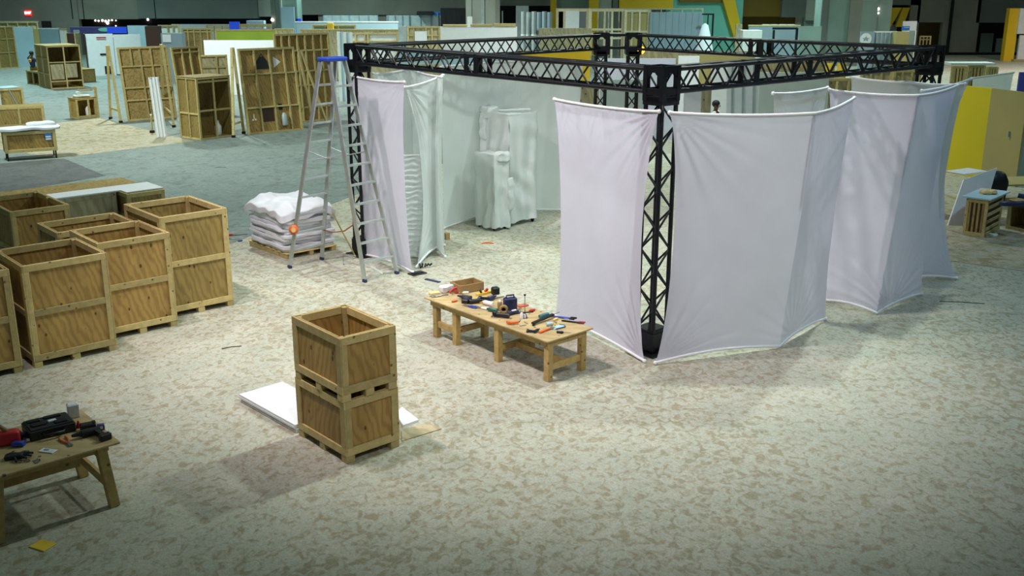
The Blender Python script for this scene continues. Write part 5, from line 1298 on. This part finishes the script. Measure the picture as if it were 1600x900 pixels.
lean_board('tan partition behind the left truss corner', 556, 690, 100, 30, 0, PLYP, .05)
lean_board('pale blue partition between the left truss beams', 620, 812, 82, 46, 0, LTBLUE, .05)
slab('tan_box', 'tan box on the white cabinet behind the near truss tower', 'box', 1097, 1112, 140, 27, PLYP, .4)

# ------------------------------------------------------------------ people
def skin_mesh(name, pts, edges, m, parent, root=0, lv=2):
    me = bpy.data.meshes.new(name); me.from_pydata([p[0] for p in pts], edges, []); me.materials.append(m)
    o = bpy.data.objects.new(name, me); COL.objects.link(o); o.parent = parent
    md = o.modifiers.new('skin', 'SKIN'); md.use_smooth_shade = True
    for i, p in enumerate(pts):
        sv = me.skin_vertices[0].data[i]; r = p[1]; sv.radius = r if isinstance(r, tuple) else (r, r); sv.use_root = i == root
    o.modifiers.new('sub', 'SUBSURF').levels = lv; o.modifiers['sub'].render_levels = lv
    return o
def person(label, loc, rz, J, shirt, trousers, emblem=None):
    t = thing('person', label, 'person', loc, rz)
    N = ['pelvis', 'waist', 'chest', 'neck', 'head', 'crown', 'ls', 'le', 'lw', 'lh', 'rs', 're', 'rw', 'rh', 'lhip', 'lk', 'la', 'lt', 'rhip', 'rk', 'ra', 'rt']
    Rr = dict(pelvis=(.13, .10), waist=(.12, .09), chest=(.15, .10), neck=.05, head=.088, crown=.07, ls=.06, le=.045, lw=.032, lh=.035, rs=.06, re=.045, rw=.032, rh=.035, lhip=.085, lk=.06, la=.042, lt=.035, rhip=.085, rk=.06, ra=.042, rt=.035)
    E = [('pelvis', 'waist'), ('waist', 'chest'), ('chest', 'neck'), ('neck', 'head'), ('head', 'crown'), ('chest', 'ls'), ('ls', 'le'), ('le', 'lw'), ('lw', 'lh'), ('chest', 'rs'), ('rs', 're'), ('re', 'rw'), ('rw', 'rh'), ('pelvis', 'lhip'), ('lhip', 'lk'), ('lk', 'la'), ('la', 'lt'), ('pelvis', 'rhip'), ('rhip', 'rk'), ('rk', 'ra'), ('ra', 'rt')]
    ix = {n: i for i, n in enumerate(N)}
    b = skin_mesh('body', [(J[n], Rr[n]) for n in N], [(ix[a], ix[c]) for a, c in E], SKIN, t)
    def sub(name, ns, g, m, par):
        jx = {n: i for i, n in enumerate(ns)}
        rr = lambda r: tuple(q * g for q in r) if isinstance(r, tuple) else (r * g, r * g)
        return skin_mesh(name, [(J[n], rr(Rr[n])) for n in ns], [(jx[a], jx[c]) for a, c in E if a in jx and c in jx], m, par)
    sh = sub('shirt', ['pelvis', 'waist', 'chest', 'ls', 'le', 'rs', 're'], 1.22, shirt, t)
    sub('trousers', ['pelvis', 'lhip', 'lk', 'la', 'rhip', 'rk', 'ra'], 1.2, trousers, t)
    hd = Vector(J['head']); cr = Vector(J['crown'])
    MB().ball((hd + cr) / 2 + (cr - hd) * .35 + Vector((0, .02, .0)), .112, 12, (1, 1.08, 1.0)).build('hair', HAIR, t)
    f_ = MB()                                               # face, looking along -y
    c_ = hd.lerp(cr, .3)
    MB().ball(c_ + Vector((0, -.105, -.005)), .018, 8, (.8, 1, 1.4)).build('nose', SKIN, t)
    for s in (-1, 1):
        MB().ball(c_ + Vector((s * .035, -.088, .02)), .014, 8).build('eye', PAPER, t); MB().ball(c_ + Vector((s * .095, 0, 0)), .03, 8, (.4, .8, 1.2)).build('ear', SKIN, t)
    MB().ball(c_ + Vector((0, -.09, -.05)), .022, 8, (1.3, .5, .35)).build('mouth', RED if 0 else BROWN, t)
    for a, n2 in (('l', 'lh'), ('r', 'rh')):                # fingers
        w_ = Vector(J[a + 'w']); h_ = Vector(J[n2]); d_ = (h_ - w_).normalized(); sd = d_.cross(Vector((0, 0, 1)));
        if sd.length < .1: sd = Vector((1, 0, 0))
        sd.normalize()
        for k in range(4):
            q = h_ + sd * (-.03 + .02 * k); l = (.07, .08, .075, .06)[k]
            MB().path([q, q + d_ * l * .6, q + d_ * l + Vector((0, 0, -.015))], .0095, 6).build('finger', SKIN, b)
        MB().path([w_.lerp(h_, .4) + sd * .03, h_ + sd * .065, h_ + sd * .07 + d_ * .03], .011, 6).build('thumb', SKIN, b)
    for n2, n3 in (('la', 'lt'), ('ra', 'rt')):
        a_ = Vector(J[n2]); e_ = Vector(J[n3]); MB().soft((a_ + e_) / 2 + Vector((0, -.01, -.01)), (.10, .28, .10), 3, 6, .003, 3, 3).build('shoe', PAPER, t)
    if emblem:
        y = emblem; MB().ball((0, .165, y), .11, 12, (1.3, .25, .8)).build('emblem', YELLOW, t); MB().ball((0, .185, y), .06, 12, (1.6, .25, .4)).build('emblem_bar', RED, t)
    return t
# seated on a small crate far left, back turned to us, one hand at the ear
ps = at(48, 131)
t = open_box('small framed crate used as a seat at the far left', at(42, 124), at(43, 131), at(62, 134), .70, (.5,), (), (), (), PLYD, PINE, None, 'seat_crate')
sc_ = t.matrix_basis @ Vector((.38, .28, .0))
person('seated person in dark shirt with yellow emblem, hand raised to the head', (sc_.x, sc_.y, .26), R(150), dict(
    pelvis=(0, 0, .57), waist=(0, .03, .76), chest=(0, .05, 1.0), neck=(0, .03, 1.18), head=(0, 0, 1.28), crown=(0, 0, 1.38),
    ls=(-.19, .05, 1.06), le=(-.30, -.10, .84), lw=(-.20, -.32, .74), lh=(-.18, -.38, .72), rs=(.19, .05, 1.06), re=(.42, -.02, 1.08), rw=(.26, -.08, 1.24), rh=(.19, -.09, 1.28),
    lhip=(-.10, -.05, .55), lk=(-.13, -.46, .52), la=(-.13, -.50, .03 - .20), lt=(-.13, -.62, -.22), rhip=(.10, -.05, .55), rk=(.14, -.46, .52), ra=(.14, -.50, -.17), rt=(.14, -.62, -.22)), BLACKP if 0 else NAVY, KHAKI, .98)
pg = at(1119, 158, 1.76)
person('standing person with black hair and white shirt behind the fabric walls', (pg.x, pg.y, 0), R(60), dict(
    pelvis=(0, 0, .95), waist=(0, 0, 1.12), chest=(0, .01, 1.34), neck=(0, .0, 1.50), head=(0, -.02, 1.60), crown=(0, -.02, 1.70),
    ls=(-.19, 0, 1.42), le=(-.26, 0, 1.15), lw=(-.24, -.12, .92), lh=(-.24, -.16, .86), rs=(.19, 0, 1.42), re=(.28, -.05, 1.16), rw=(.2, -.28, 1.16), rh=(.18, -.35, 1.17),
    lhip=(-.10, 0, .92), lk=(-.11, -.02, .50), la=(-.11, .02, .09), lt=(-.11, -.12, .05), rhip=(.10, 0, .92), rk=(.11, -.02, .50), ra=(.11, .02, .09), rt=(.11, -.12, .05)), PAPER, BROWN)
